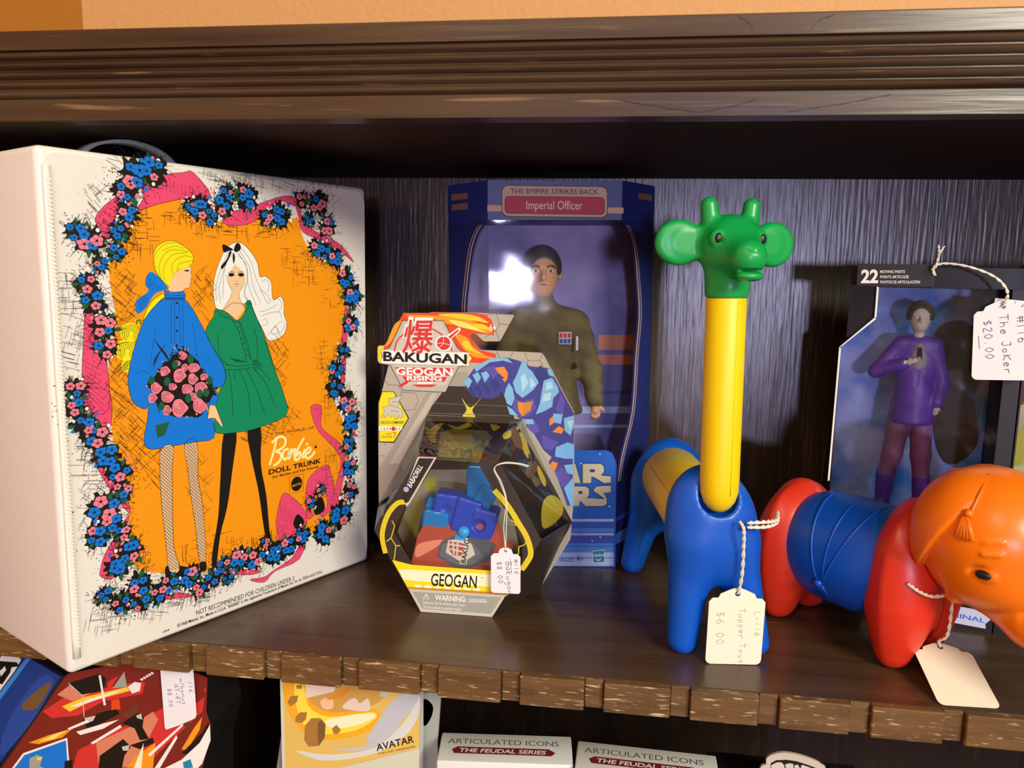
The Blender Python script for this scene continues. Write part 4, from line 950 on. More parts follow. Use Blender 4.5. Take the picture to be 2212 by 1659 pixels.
# ------------------------------------------------------------ mesh builder
def cat(P, closed, n):
    P = [tuple(p) for p in P]; N = len(P); out = []
    if N < 3: return P
    for i in range(N if closed else N-1):
        p0 = P[(i-1) % N] if closed or i > 0 else P[0]; p1 = P[i]; p2 = P[(i+1) % N]; p3 = P[(i+2) % N] if closed or i+2 < N else P[-1]
        for k in range(n):
            t = k/n
            out.append(tuple(.5*((2*b)+(-a+c)*t+(2*a-5*b+4*c-d)*t*t+(-a+3*b-3*c+d)*t**3) for a, b, c, d in zip(p0, p1, p2, p3)))
    if not closed: out.append(P[-1])
    return out
class MB:
    def __init__(s): s.v = []; s.f = []; s.m = []; s.mats = []; s.sm = []
    def mi(s, m):
        if m not in s.mats: s.mats.append(m)
        return s.mats.index(m)
    def add(s, V, Fs, m, smooth=False):
        o = len(s.v); s.v += [tuple(v) for v in V]; i = s.mi(m)
        for f in Fs: s.f.append(tuple(o+k for k in f)); s.m.append(i); s.sm.append(smooth)
    def box(s, lo, hi, m, fr=None):
        V = [(x, y, z) for z in (lo[2], hi[2]) for y in (lo[1], hi[1]) for x in (lo[0], hi[0])]
        if fr: V = [fr(*v) for v in V]
        s.add(V, [(0, 2, 3, 1), (4, 5, 7, 6), (0, 1, 5, 4), (2, 6, 7, 3), (0, 4, 6, 2), (1, 3, 7, 5)], m)
    def bevbox(s, lo, hi, r, m, fr=None, seg=3):
        bm = bmesh.new(); bmesh.ops.create_cube(bm, size=1)
        for v in bm.verts: v.co = Vector([(a+b)/2+c*(b-a) for a, b, c in zip(lo, hi, v.co)])
        bmesh.ops.bevel(bm, geom=bm.edges[:], offset=r, segments=seg, profile=.5, affect='EDGES')
        bm.verts.index_update(); V = [v.co.to_tuple() for v in bm.verts]; Fs = [[v.index for v in f.verts] for f in bm.faces]; bm.free()
        if fr: V = [fr(*v) for v in V]
        s.add(V, Fs, m, True)
    def prism(s, loops, d0, d1, m, fr, mside=None):   # loops in 2-D (outer first, then holes)
        V = []; tris = tessellate_polygon([[Vector((x, y, 0)) for x, y in L] for L in loops]); flat = [p for L in loops for p in L]
        n = len(flat); V = [fr(x, y, d0) for x, y in flat]+[fr(x, y, d1) for x, y in flat]
        Fs = []
        for t in tris:
            a, b, c = t; ar = (flat[b][0]-flat[a][0])*(flat[c][1]-flat[a][1])-(flat[b][1]-flat[a][1])*(flat[c][0]-flat[a][0])
            if ar < 0: t = (a, c, b)
            Fs.append(tuple(n+k for k in t)); Fs.append((t[2], t[1], t[0]))
        s.add(V, Fs, m)
        o = 0; Fs = []
        for L in loops:
            k = len(L)
            for i in range(k): Fs.append((o+i, o+(i+1) % k, n+o+(i+1) % k, n+o+i))
            o += k
        s.add(V, Fs, mside or m)
    def tube(s, P, r, m, n=8, closed=False):
        P = [Vector(p) for p in P]; V = []; Fs = []; N = len(P); up = Vector((.13, .21, .97))
        R = r if hasattr(r, '__len__') else [r]*N
        for i, p in enumerate(P):
            t = (P[(i+1) % N] if closed or i < N-1 else p)-(P[i-1] if closed or i > 0 else p)
            if t.length < 1e-9: t = Vector((0, 0, 1))
            t.normalize(); a = t.cross(up)
            if a.length < .05: a = t.cross(Vector((1, 0, 0)))
            a.normalize(); b = t.cross(a); up = b.cross(t) if False else up
            V += [p+(a*math.cos(2*PI*k/n)+b*math.sin(2*PI*k/n))*R[i] for k in range(n)]
        for i in range(N if closed else N-1):
            j = (i+1) % N
            for k in range(n): Fs.append((i*n+k, i*n+(k+1) % n, j*n+(k+1) % n, j*n+k))
        if not closed: Fs += [tuple(range(n))[::-1], tuple((N-1)*n+k for k in range(n))]
        s.add(V, Fs, m, True)
    def cyl(s, p0, p1, r0, r1, m, n=48, caps=True, rnd=0):
        p0 = Vector(p0); p1 = Vector(p1); t = (p1-p0); L = t.length; t.normalize()
        prof = [(0, r0), (L, r1)]
        if rnd: prof = [(0, r0-rnd), (rnd*.3, r0-rnd*.3), (rnd, r0), (L-rnd, r1), (L-rnd*.3, r1-rnd*.3), (L, r1-rnd)]
        a = t.cross(Vector((0, 0, 1)))
        if a.length < .05: a = t.cross(Vector((1, 0, 0)))
        a.normalize(); b = t.cross(a); V = []; Fs = []
        for h, r in prof: V += [p0+t*h+(a*math.cos(2*PI*k/n)+b*math.sin(2*PI*k/n))*r for k in range(n)]
        for i in range(len(prof)-1):
            for k in range(n): Fs.append((i*n+k, (i+1)*n+k, (i+1)*n+(k+1) % n, i*n+(k+1) % n))
        s.add(V, Fs, m, True)
        if caps: s.add(V, [tuple(range(n)), tuple((len(prof)-1)*n+k for k in range(n))[::-1]], m)
    def build(s, name, parent=None, base=None):
        me = bpy.data.meshes.new(name)
        b = Vector(base) if base is not None else (Vector(parent['_b']) if parent is not None else Vector((0, 0, 0)))
        me.from_pydata([tuple(Vector(v)-b) for v in s.v], [], s.f)
        for m in s.mats: me.materials.append(m)
        me.polygons.foreach_set('material_index', s.m); me.polygons.foreach_set('use_smooth', s.sm); me.update()
        o = bpy.data.objects.new(name, me); COL.objects.link(o)
        if parent is not None: o.parent = parent; o['_b'] = list(parent['_b'])
        else: o.location = b; o['_b'] = list(b)
        return o
def thing(name, label, cat_, base, group=None):
    o = bpy.data.objects.new(name, None); COL.objects.link(o); o.empty_display_size = .02
    o.location = base; o['_b'] = list(base); o['label'] = label; o['category'] = cat_
    if group: o['group'] = group
    return o
def tag(o, label, cat_, group=None):
    o['label'] = label; o['category'] = cat_
    if group: o['group'] = group
    return o
def struct(o): o['kind'] = 'structure'; return o

# ------------------------------------------------------------ flat printed art (0.1 mm units on a face)
TXT = {}
def text2d(txt, bold=0, shear=0):
    k = (txt, bold, shear)
    if k not in TXT:
        cu = bpy.data.curves.new('t', 'FONT'); cu.body = txt; cu.size = 1; cu.offset = .012*bold; cu.shear = shear; cu.resolution_u = 3; cu.fill_mode = 'FRONT'
        o = bpy.data.objects.new('t', cu); COL.objects.link(o); dg = bpy.context.evaluated_depsgraph_get()
        me = bpy.data.meshes.new_from_object(o.evaluated_get(dg))
        TXT[k] = ([(v.co.x, v.co.y) for v in me.vertices], [tuple(p.vertices) for p in me.polygons])
        bpy.data.objects.remove(o); bpy.data.curves.remove(cu); bpy.data.meshes.remove(me)
    return TXT[k]
CAPH = max(y for x, y in text2d('H')[0])
class Art:
    def __init__(s, mb, fr, step=.00009, w0=.0001): s.mb = mb; s.fr = fr; s.step = step; s.w0 = w0; s.n = 0; s.cyc = int(step/2e-6)-2
    def W(s, P, lay): s.n += 1; w = s.w0+lay*s.step+(s.n % s.cyc)*2e-6; return [s.fr(x*1e-4, y*1e-4, w) for x, y in P]
    def fill(s, m, lay, loops):
        loops = [L for L in loops if len(L) >= 3]
        if not loops: return
        flat = [p for L in loops for p in L]; out = []
        for t in tessellate_polygon([[Vector((x, y, 0)) for x, y in L] for L in loops]):
            a, b, c = t; ar = (flat[b][0]-flat[a][0])*(flat[c][1]-flat[a][1])-(flat[b][1]-flat[a][1])*(flat[c][0]-flat[a][0])
            out.append((a, c, b) if ar < 0 else (a, b, c))
        s.mb.add(s.W(flat, lay), out, m)
    def line(s, m, lay, w, P):
        V = []; n = len(P); w = w/2
        for i, p in enumerate(P):
            a = P[max(i-1, 0)]; b = P[min(i+1, n-1)]; dx, dy = b[0]-a[0], b[1]-a[1]; L = math.hypot(dx, dy) or 1
            V += [(p[0]-dy/L*w, p[1]+dx/L*w), (p[0]+dy/L*w, p[1]-dx/L*w)]
        s.mb.add(s.W(V, lay), [(2*i, 2*i+1, 2*i+3, 2*i+2) for i in range(n-1)], m)
    def text(s, m, lay, txt, x0, y0, x1, y1, H, shear=0, bold=0):
        V, Fs = text2d(txt, bold, shear)
        if not V: return
        a = min(v[0] for v in V); b = max(v[0] for v in V); L = math.hypot(x1-x0, y1-y0); c, n = (x1-x0)/L, (y1-y0)/L
        P = []
        for x, y in V:
            u = (x-a)/(b-a)*L; v = y/CAPH*H; P.append((x0+u*c-v*n, y0+u*n+v*c))
        s.mb.add(s.W(P, lay), Fs, m)
    def ell(s, m, lay, x, y, rx, ry, n=20): s.fill(m, lay, [[(x+rx*math.cos(2*PI*k/n), y+ry*math.sin(2*PI*k/n)) for k in range(n)]])
    def flower(s, m, x, y, r, rnd, lay):
        a0 = rnd.random()*6; sq = .85
        for mm, k, l in ((pm('bk'), 1.22, lay), (m, 1, lay+1)):
            P = []
            for i in range(25):
                a = a0+2*PI*i/25; rr = r*k*(.74+.26*abs(math.cos(2.5*(a-a0))))
                P.append((x+rr*math.cos(a), y+rr*sq*math.sin(a)))
            s.fill(mm, l, [P])
        for i in range(5):
            a = a0+PI/5+2*PI*i/5; s.line(pm('bk'), lay+2, 2.5, [(x, y), (x+r*.7*math.cos(a), y+r*.6*math.sin(a))])
        s.ell(pm('bk'), lay+2, x, y, r*.2, r*.2, 7)
    def blob(s, x, y, R, rnd):
        R *= 1.18
        for i in range(22):
            a = rnd.random()*6.283; r1 = R*rnd.uniform(.7, 1.0); r2 = r1+R*rnd.uniform(.25, .75); b = a+rnd.uniform(-.25, .25)
            s.line(pm('bk'), 4, 2.4, [(x+r1*math.cos(a), y+r1*math.sin(a)), (x+r2*math.cos(b), y+r2*math.sin(b))])
        P = []
        for i in range(40):
            a = 2*PI*i/40; rr = R*rnd.uniform(.62, 1.12); P.append((x+rr*math.cos(a), y+rr*math.sin(a)))
        s.fill(pm('bk'), 4, [P])
        for i in range(46):
            a = rnd.random()*6.283; rr = R*rnd.uniform(.9, 1.75); q = rnd.uniform(1.5, 5); s.ell(pm('bk'), 4, x+rr*math.cos(a), y+rr*math.sin(a), q, q, 5)
        for i in range(5):
            a = rnd.random()*6.283; rr = R*rnd.uniform(.3, 1.0); lx, ly = x+rr*math.cos(a), y+rr*math.sin(a); q = R*.32
            s.fill(pm('dg'), 5, [[(lx+q*math.cos(a), ly+q*math.sin(a)), (lx-q*.5*math.sin(a), ly+q*.5*math.cos(a)), (lx-q*math.cos(a), ly-q*math.sin(a)), (lx+q*.5*math.sin(a), ly-q*.5*math.cos(a))]])
        n = 4 if R > 95 else 3
        for i in range(n):
            a = i*2*PI/n+rnd.random(); rr = R*.48*rnd.uniform(.6, 1.2)
            s.flower(pm('bl') if rnd.random() < .66 else pm('pk2'), x+rr*math.cos(a), y+rr*math.sin(a), R*rnd.uniform(.27, .42), rnd, 6)
        for i in range(4):
            a = rnd.random()*6.283; rr = R*rnd.uniform(.5, 1.15); s.ell(pm(rnd.choice(['pk2', 'bl', 'wh', 'pk2'])), 6, x+rr*math.cos(a), y+rr*math.sin(a), R*.12, R*.13, 7)
    def draw(s, name, seed=3, keep=None):
        rnd = random.Random(seed)
        for e in ART[name]:
            k = e[0]
            if keep and not keep({'f': lambda: e[4][0][1], 'l': lambda: e[5][1], 't': lambda: e[5], 'e': lambda: e[4]}.get(k, lambda: 0)()): continue
            if k == 'f':
                L = [list(zip(p[::2], p[1::2])) for p in e[4]]
                if e[3]: L = [cat(p, True, 2+e[3]) for p in L]
                s.fill(pm(e[1]), e[2], L)
            elif k == 'l':
                P = list(zip(e[5][::2], e[5][1::2]))
                if e[4]:
                    cl = len(P) > 3 and P[0] == P[-1]; P = cat(P[:-1], True, 2+e[4]) if cl else cat(P, False, 2+e[4])
                    if cl: P.append(P[0])
                s.line(pm(e[1]), e[2], e[3], P)
            elif k == 't': s.text(pm(e[1]), *e[2:])
            elif k == 'e': s.ell(pm(e[1]), *e[2:])
            elif k == 'b': s.blob(e[1], e[2], e[3], rnd)
            elif k == 'h':
                _, x, y, rx, ry, ang, n = e
                for i in range(int(n*2.2)):
                    a = math.radians(-ang+(90 if rnd.random() < .45 else 0)); r_ = math.sqrt(rnd.random()); q = rnd.random()*6.283
                    cx, cy = x+rx*r_*math.cos(q), y+ry*r_*math.sin(q); l = rnd.uniform(.25, .7)*min(max(rx, ry)*.5, 90)
                    s.line(pm('bk'), 3, 2.2, [(cx-l*math.cos(a), cy-l*math.sin(a)), (cx+l*math.cos(a), cy+l*math.sin(a))])
                for i in range(n):
                    q = rnd.random()*6.283; r_ = rnd.random()*1.2; t = rnd.uniform(1.2, 3); s.ell(pm('bk'), 3, x+rx*r_*math.cos(q), y+ry*r_*math.sin(q), t, t, 5)
            elif k == 'n':
                P = list(zip(e[2][::2], e[2][1::2]))
                for sg in (1, -1):
                    for c0 in range(-3000, 6000, 26):
                        xs = []
                        for i in range(len(P)):
                            (x1, y1), (x2, y2) = P[i], P[(i+1) % len(P)]; d1, d2 = y1-sg*x1*1.1-c0, y2-sg*x2*1.1-c0
                            if d1*d2 < 0: t = d1/(d1-d2); xs.append((x1+t*(x2-x1), y1+t*(y2-y1)))
                        xs.sort()
                        for i in range(0, len(xs)-1, 2): s.line(pm('bk'), e[1], 3, [xs[i], xs[i+1]])
def art_get(name, key):
    for e in ART[name]:
        if e[0] == key: return [(a*1e-4, b*1e-4) for a, b in zip(e[1][::2], e[1][1::2])]
def frame(O, u, v):
    O = Vector(O); u = Vector(u).normalized(); v = Vector(v); v = (v-u*v.dot(u)).normalized(); n = u.cross(v)
    return lambda a, b, w=0: O+u*a+v*b+n*w

# ------------------------------------------------------------ smooth solids from distance fields
def smin(a, b, k):
    h = np.clip(.5+.5*(b-a)/k, 0, 1); return b*(1-h)+a*h-k*h*(1-h)
def smax(a, b, k): return -smin(-a, -b, k)
def ellip(P, c, r):
    q = (P-np.array(c)); r = np.array(r, float); k0 = np.linalg.norm(q/r, axis=-1); k1 = np.linalg.norm(q/r**2, axis=-1); return k0*(k0-1)/np.maximum(k1, 1e-9)
def caps(P, a, b, ra, rb):
    a = np.array(a, float); b = np.array(b, float); ab = b-a; t = np.clip(((P-a)@ab)/(ab@ab), 0, 1); return np.linalg.norm(P-a-t[..., None]*ab, axis=-1)-(ra+(rb-ra)*t)
def rbox(P, c, h, r):
    q = abs(P-np.array(c))-np.array(h)+r; return np.linalg.norm(np.maximum(q, 0), axis=-1)+np.minimum(q.max(-1), 0)-r
def rot(P, c, ax, ang):
    c = np.array(c); R = np.array(Matrix.Rotation(-ang, 3, ax)); return (P-c)@R.T+c
def nets(fn, lo, hi, h):
    lo = np.array(lo, float); n = np.ceil((np.array(hi)-lo)/h).astype(int)+1
    G = np.stack(np.meshgrid(*[lo[i]+h*np.arange(n[i]) for i in range(3)], indexing='ij'), -1)
    D = fn(G.reshape(-1, 3)).reshape(n); sg = D < 0; C = np.zeros(n-1, int)
    for i in (0, 1):
        for j in (0, 1):
            for k in (0, 1): C += sg[i:n[0]-1+i, j:n[1]-1+j, k:n[2]-1+k]
    act = (C > 0) & (C < 8); idx = -np.ones(n-1, int); ii = np.argwhere(act); idx[act] = np.arange(len(ii))
    acc = np.zeros((len(ii), 3)); cnt = np.zeros(len(ii))
    cor = [(i, j, k) for i in (0, 1) for j in (0, 1) for k in (0, 1)]
    for a in cor:
        for ax in range(3):
            if a[ax] == 0:
                b = list(a); b[ax] = 1
                da = D[tuple((ii+a).T)]; db = D[tuple((ii+b).T)]; ok = (da < 0) != (db < 0); t = np.where(ok, da/np.where(ok, da-db, 1), 0)
                p = np.array(a)+t[:, None]*(np.array(b)-np.array(a)); acc += np.where(ok[:, None], p, 0); cnt += ok
    V = lo+h*(ii+acc/cnt[:, None]); Fs = []
    for ax in range(3):
        s0 = [slice(0, -1)]*3; s0 = [slice(0, m) for m in n]; A = [slice(None)]*3; B = [slice(None)]*3; A[ax] = slice(0, -1); B[ax] = slice(1, None)
        cross = sg[tuple(A)] != sg[tuple(B)]; E = np.argwhere(cross); u, w = (ax+1) % 3, (ax+2) % 3
        E = E[(E[:, u] > 0) & (E[:, w] > 0) & (E[:, u] < n[u]-1) & (E[:, w] < n[w]-1)]
        du = np.eye(3, dtype=int)[u]; dw = np.eye(3, dtype=int)[w]
        q = [idx[tuple((E-a).T)] for a in (0*du, du, du+dw, dw)]; inside = sg[tuple(E.T)]
        Q = np.stack(q, 1); Q = np.where(inside[:, None], Q, Q[:, ::-1]); Fs.append(Q)
    return V, np.concatenate(Fs).tolist()
def solid(mb, fn, lo, hi, h, m, fr=None, smooth=True):
    V, Fs = nets(fn, lo, hi, h); V = [tuple(v) for v in V]
    if fr: V = [fr(*v) for v in V]
    mb.add(V, Fs, m, smooth)
def local(O, ex, ey, ez=(0, 0, 1)):
    O = Vector(O); ex = Vector(ex).normalized(); ey = Vector(ey).normalized(); ez = Vector(ez).normalized()
    return lambda x, y, z: O+ex*x+ey*y+ez*z

# ------------------------------------------------------------ pen strokes for the price tags
SF = {'#': '3 0 3 8|6 0 6 8|1 3 8 3|1 5 8 5', '1': '4 0 4 8', '6': '6 8 3 5 2 2 4 0 6 1 6 3 4 4 2 3', 'B': '2 0 2 8 5 8 6 6 5 4 2 4 5 4 7 2 5 0 2 0', 'a': '6 4 4 5 2 3 2 1 4 0 6 2 6 4 6 0', 'k': '2 0 2 8|6 6 2 3 6 0', 'K': '2 0 2 7|7 7 2 3 7 0', 'u': '2 4 2 1 4 0 6 1 6 4 6 0', 'g': '6 4 4 5 2 3 3 1 6 2 6 4 6 -3 3 -4', 'n': '2 0 2 4 2 3 4 4 6 3 6 0', '$': '6 7 3 7 2 5 6 3 5 1 2 1|4 8 4 0', '8': '4 4 2 6 4 8 6 6 4 4 2 2 4 0 6 2 4 4', '.': '4 0 4 1', '0': '4 8 2 5 2 3 4 0 6 3 6 5 4 8', 'T': '1 8 7 8|4 8 4 0', 'p': '2 4 2 -4|2 3 4 4 6 2 4 0 2 1', 'e': '2 2 6 3 5 4 3 4 2 2 3 0 6 1', 'r': '2 4 2 0 2 3 4 4 6 4', 'o': '4 4 2 2 4 0 6 2 4 4', 'y': '2 4 3 1 5 1|6 4 5 0 3 -4', 's': '6 4 3 4 3 3 6 1 3 0', 'L': '2 8 2 0 6 0', '-': '2 3 6 3', '2': '2 6 4 8 6 6 2 0 7 0', 'h': '2 8 2 0 2 3 4 4 6 3 6 0', 'J': '3 8 7 8|6 8 6 2 4 0 2 2', 'A': '1 0 4 8 7 0|2 3 6 3', 'R': '2 0 2 8 5 8 6 6 5 4 2 4 6 0', 'w': '1 4 2 0 4 3 6 0 7 4', 'b': '2 8 2 0 5 0 6 2 4 4 2 3', 'i': '4 4 4 0', '/': '2 0 6 8', 'S': '6 7 3 8 2 6 6 3 5 0 2 1', '_': '0 0 8 0'}
def pen(art, m, txt, x, y, dx, dy, H, w=3, lay=3):   # start point, unit direction, height (0.1 mm)
    s = H/8; nx, ny = -dy, dx
    for ch in txt:
        for st in SF.get(ch, '').split('|'):
            v = [float(t) for t in st.split()]
            if len(v) >= 4:
                P = [(x+(v[i]*dx+v[i+1]*nx)*s, y+(v[i]*dy+v[i+1]*ny)*s) for i in range(0, len(v), 2)]; art.line(m, lay, w, cat(P, False, 3))
        x += dx*s*(7.4 if ch != ' ' else 5); y += dy*s*(7.4 if ch != ' ' else 5)
def string(mb, P, r=.0005, twist=True, n=10):
    P = cat(P, False, n)
    if not twist: mb.tube(P, r, M_STRING, 6); return
    for ph in (0, PI):
        Q = []
        for i, p in enumerate(P):
            a = ph+i*.9; Q.append(Vector(p)+Vector((math.cos(a), .5*math.sin(a), math.sin(a)*.6))*r)
        mb.tube(Q, r*.95, M_STRING, 6)
def tag_outline(w, h, scallop=True):
    r = .1*w; top = .13*h
    rc = lambda cx, cy, a0: [(cx+r*math.cos(math.radians(a0+q)), cy+r*math.sin(math.radians(a0+q))) for q in (0, 22, 45, 68, 90)]
    P = rc(w/2-r, r, -90)
    if scallop: P += [(w/2, h-top-.07*w), (w/2-.06*w, h-top), (.34*w, h-top+.005*w), (.3*w, h-top*.55), (.22*w, h-top*.35), (.14*w, h-.02*h), (.06*w, h), (-.06*w, h), (-.14*w, h-.02*h), (-.22*w, h-top*.35), (-.3*w, h-top*.55), (-.34*w, h-top+.005*w), (-w/2+.06*w, h-top), (-w/2, h-top-.07*w)]
    else: P += [(w/2, h-top-.1*w), (w/2-.1*w, h-top), (.25*w, h-top), (.2*w, h-top*.3), (.08*w, h), (-.08*w, h), (-.2*w, h-top*.3), (-.25*w, h-top), (-w/2+.1*w, h-top), (-w/2, h-top-.1*w)]
    P += rc(-w/2+r, r, 180)
    hole = [(.05*w*math.cos(2*PI*k/10), h-.07*h+.05*w*math.sin(2*PI*k/10)) for k in range(10)]
    return [P, hole]
# ============================================================ the setting
mb = MB(); mb.box((-.62, .325, -1.0), (2.2, .36, 1.7), M_WALL); struct(mb.build('wall_back'))
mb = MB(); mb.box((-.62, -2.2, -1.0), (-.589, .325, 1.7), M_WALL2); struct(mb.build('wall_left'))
mb = MB(); mb.box((-.62, -2.2, -1.04), (2.2, .36, -1.0), mat('brown_floor', '#6a5440', .5)); struct(mb.build('floor'))

# ============================================================ bookcase
BC = thing('bookcase', 'dark oak bookcase with reeded cornice and notched shelf edge', 'bookcase', (0, .16, -1.0))
XL, XR = -.585, .66
mb = MB(); prof = [(.0, .3674), (.0, .381)]
zs = [.3815+.0062*i for i in range(6)]
for i in range(5):
    zc = (zs[i]+zs[i+1])/2
    prof += [(.0022, zs[i]+.0002)]+[(.0022-.0034*math.sin(PI*k/6), zs[i]+.0003+(.0056)*(k/6)) for k in range(1, 6)]+[(.0022, zs[i+1]-.0002)]
prof += [(.0, zs[5]+.0004), (.0, .4243), (.001, .4253), (.018, .4253), (.018, .3674)]
V = [(x, y, z) for x in (XL, XR) for y, z in prof]; n = len(prof)
mb.add(V, [(i, n+i, n+(i+1) % n, (i+1) % n) for i in range(n)]+[tuple(range(n)), tuple(range(2*n-1, n-1, -1))], M_CORN)
CRACKS = [[(-.0034, .3769), (.0273, .3712), (.0452, .3697), (.0626, .3723), (.0771, .3774)], [(.0936, .3694), (.1106, .3712), (.1311, .3749), (.1514, .378)], [(.0623, .4238), (.0692, .4194), (.0721, .4154)], [(.1171, .4234), (.1084, .4198), (.1036, .4148)]]
for P in CRACKS:
    V = []
    for i, (x, z) in enumerate(P):
        for q in range(3 if i < len(P)-1 else 1):
            t = q/3; nx_, nz_ = (P[i+1] if i < len(P)-1 else P[i]); w = .00018+.00022*((i*3+q) % 2); j = .0004*math.sin(9*i+4*q)
            V += [(x+(nx_-x)*t, -.00012, z+(nz_-z)*t+j-w), (x+(nx_-x)*t, -.00012, z+(nz_-z)*t+j+w)]
    mb.add(V, [(2*i, 2*i+2, 2*i+3, 2*i+1) for i in range(len(V)//2-1)], pm('bk'))
mb.build('cornice', BC)
mb = MB(); mb.box((XL, .018, .3674), (XR, .322, .386), M_OAKSHADE); mb.build('top_board', BC)  # underside shade comes from the darkened oak colour
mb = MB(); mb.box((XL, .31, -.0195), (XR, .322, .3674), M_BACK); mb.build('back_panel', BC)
mb = MB(); mb.box((XL, .31, -.99), (XR, .322, -.0195), M_OAKSHADE); mb.build('lower_back_panel', BC)  # back below the shelf, split off to carry the painted-in shade
for xa, xb in ((XL, XL+.02), (XR-.02, XR)):
    mb = MB(); mb.box((xa, .006, -1.0), (xb, .31, .3674), M_SHELF); mb.build('side_panel', BC)
mb = MB(); mb.box((XL+.02, .006, -.0195), (XR-.02, .31, 0), M_SHELF)
sh = mb.build('shelf', BC)
mb = MB(); rnd = random.Random(5)
for k in range(-5, 17):
    a = -.287+.05735*k
    for x0, x1, y0 in ((a, a+.0444, 0), (a+.0444, a+.05735, .0042)):
        x0 = max(x0, XL+.02); x1 = min(x1, XR-.02)
        if x1 > x0: mb.bevbox((x0+.0002, y0, -.0216+rnd.uniform(-.0004, .0004)), (x1-.0002, .0065, -.0004), .0007, M_EDGE, seg=1)
mb.sm = [False]*len(mb.sm); mb.build('notched_edge', BC)
mb = MB(); mb.box((XL+.02, .006, -.34), (XR-.02, .31, -.32), M_SHELF); mb.build('lower_shelf', BC)

# ============================================================ vinyl doll trunk
O = (-.3529, -.0537, 0); ft = frame(O, (.128, .2384, 0), (0, 0, 1))
TK = thing('doll_case', 'white vinyl doll trunk printed with two women inside a flower border', 'doll case', O)
mb = MB(); mb.bevbox((0, .0005, -.165), (.2712, .344, -.0004), .0045, M_VINYL, lambda x, y, z: ft(x, y, z), 4); mb.build('body', TK)
mb = MB(); r = .011; a0, a1, b0, b1 = .003, .268, .004, .3405; P = []
for cx, cy, s0 in ((a1-r, b0+r, -90), (a1-r, b1-r, 0), (a0+r, b1-r, 90), (a0+r, b0+r, 180)):
    P += [(cx+r*math.cos(math.radians(s0+18*k)), cy+r*math.sin(math.radians(s0+18*k))) for k in range(6)]
mb.prism([P], -.004, .0006, M_VINYL2 if False else M_VINYL, ft)
Art(mb, ft, .00008, .0006).draw('trunk', 4); mb.build('printed_front', TK)
mb = MB(); mb.tube([ft(.0052, .012+.32*k/20, .0008) for k in range(21)], .0026, M_VINYL2, 8)
for k in range(120): b = .02+.305*k/120; mb.box((.0040, b, .0028), (.0066, b+.0014, .0037), M_VINYL2, ft)
mb.build('stitched_seam', TK)
mb = MB(); pts = cat([(.060, .338), (.0665, .353), (.079, .3615), (.1, .3655), (.122, .3625), (.137, .353), (.1445, .338)], False, 5); n = len(pts)
V = []
for i, (a, b) in enumerate(pts):
    p = pts[max(i-1, 0)]; q = pts[min(i+1, n-1)]; dx, dy = q[0]-p[0], q[1]-p[1]; L = math.hypot(dx, dy); nx, ny = -dy/L*.0011, dx/L*.0011
    V += [ft(a+nx, b+ny, -.076), ft(a+nx, b+ny, -.092), ft(a-nx, b-ny, -.092), ft(a-nx, b-ny, -.076)]
mb.add(V, [(4*i+k, 4*i+(k+1) % 4, 4*i+4+(k+1) % 4, 4*i+4+k) for i in range(n-1) for k in range(4)], M_CLEARSTRAP, True); mb.build('handle', TK)

# ============================================================ navy window carton and its soldier doll
O = Vector((-.111, .1942, 0)); uO = Vector((.1166, .0183, .00224)).normalized()
fo = frame(O, uO, (0, 0, 1)); sec = [(0, 0), (.118, 0), (.1555, -.044), (.1555, -.083), (-.0375, -.083), (-.0375, -.044)]
OB = thing('window_carton', 'tall navy window carton holding a soldier doll, red title plate on top', 'toy box', O)
def secprism(mb, b0, b1, m, sc=1):
    V = [fo(.059+(a-.059)*sc, b, w) for b in (b0, b1) for a, w in sec]
    mb.add(V, [(0, 1, 7, 6), (1, 2, 8, 7), (2, 3, 9, 8), (3, 4, 10, 9), (4, 5, 11, 10), (5, 0, 6, 11), (5, 4, 3, 2, 1, 0), (6, 7, 8, 9, 10, 11)], m)
cv = art_get('bevel', 'curve'); LB_ = math.hypot(.0375, .044)
mb = MB(); secprism(mb, .318, .352, M_NAVY)
A_ = Art(mb, fo); A_.draw('officer', 3, lambda y: y > 2000)
mb.build('printed_header', OB)
mb = MB(); secprism(mb, 0, .012, M_NAVYD); mb.build('bottom_tray', OB)
mb = MB()
Pf = [(0, .0), (.118, .0), (.118, .096), (.1165, .102), (.112, .1066), (.006, .1066), (.0015, .102), (0, .096)]
mb.prism([Pf], -.0008, 0, M_NAVY, fo); Art(mb, fo).draw('officer', 3, lambda y: y < 2000)
mb.build('lower_panel', OB)
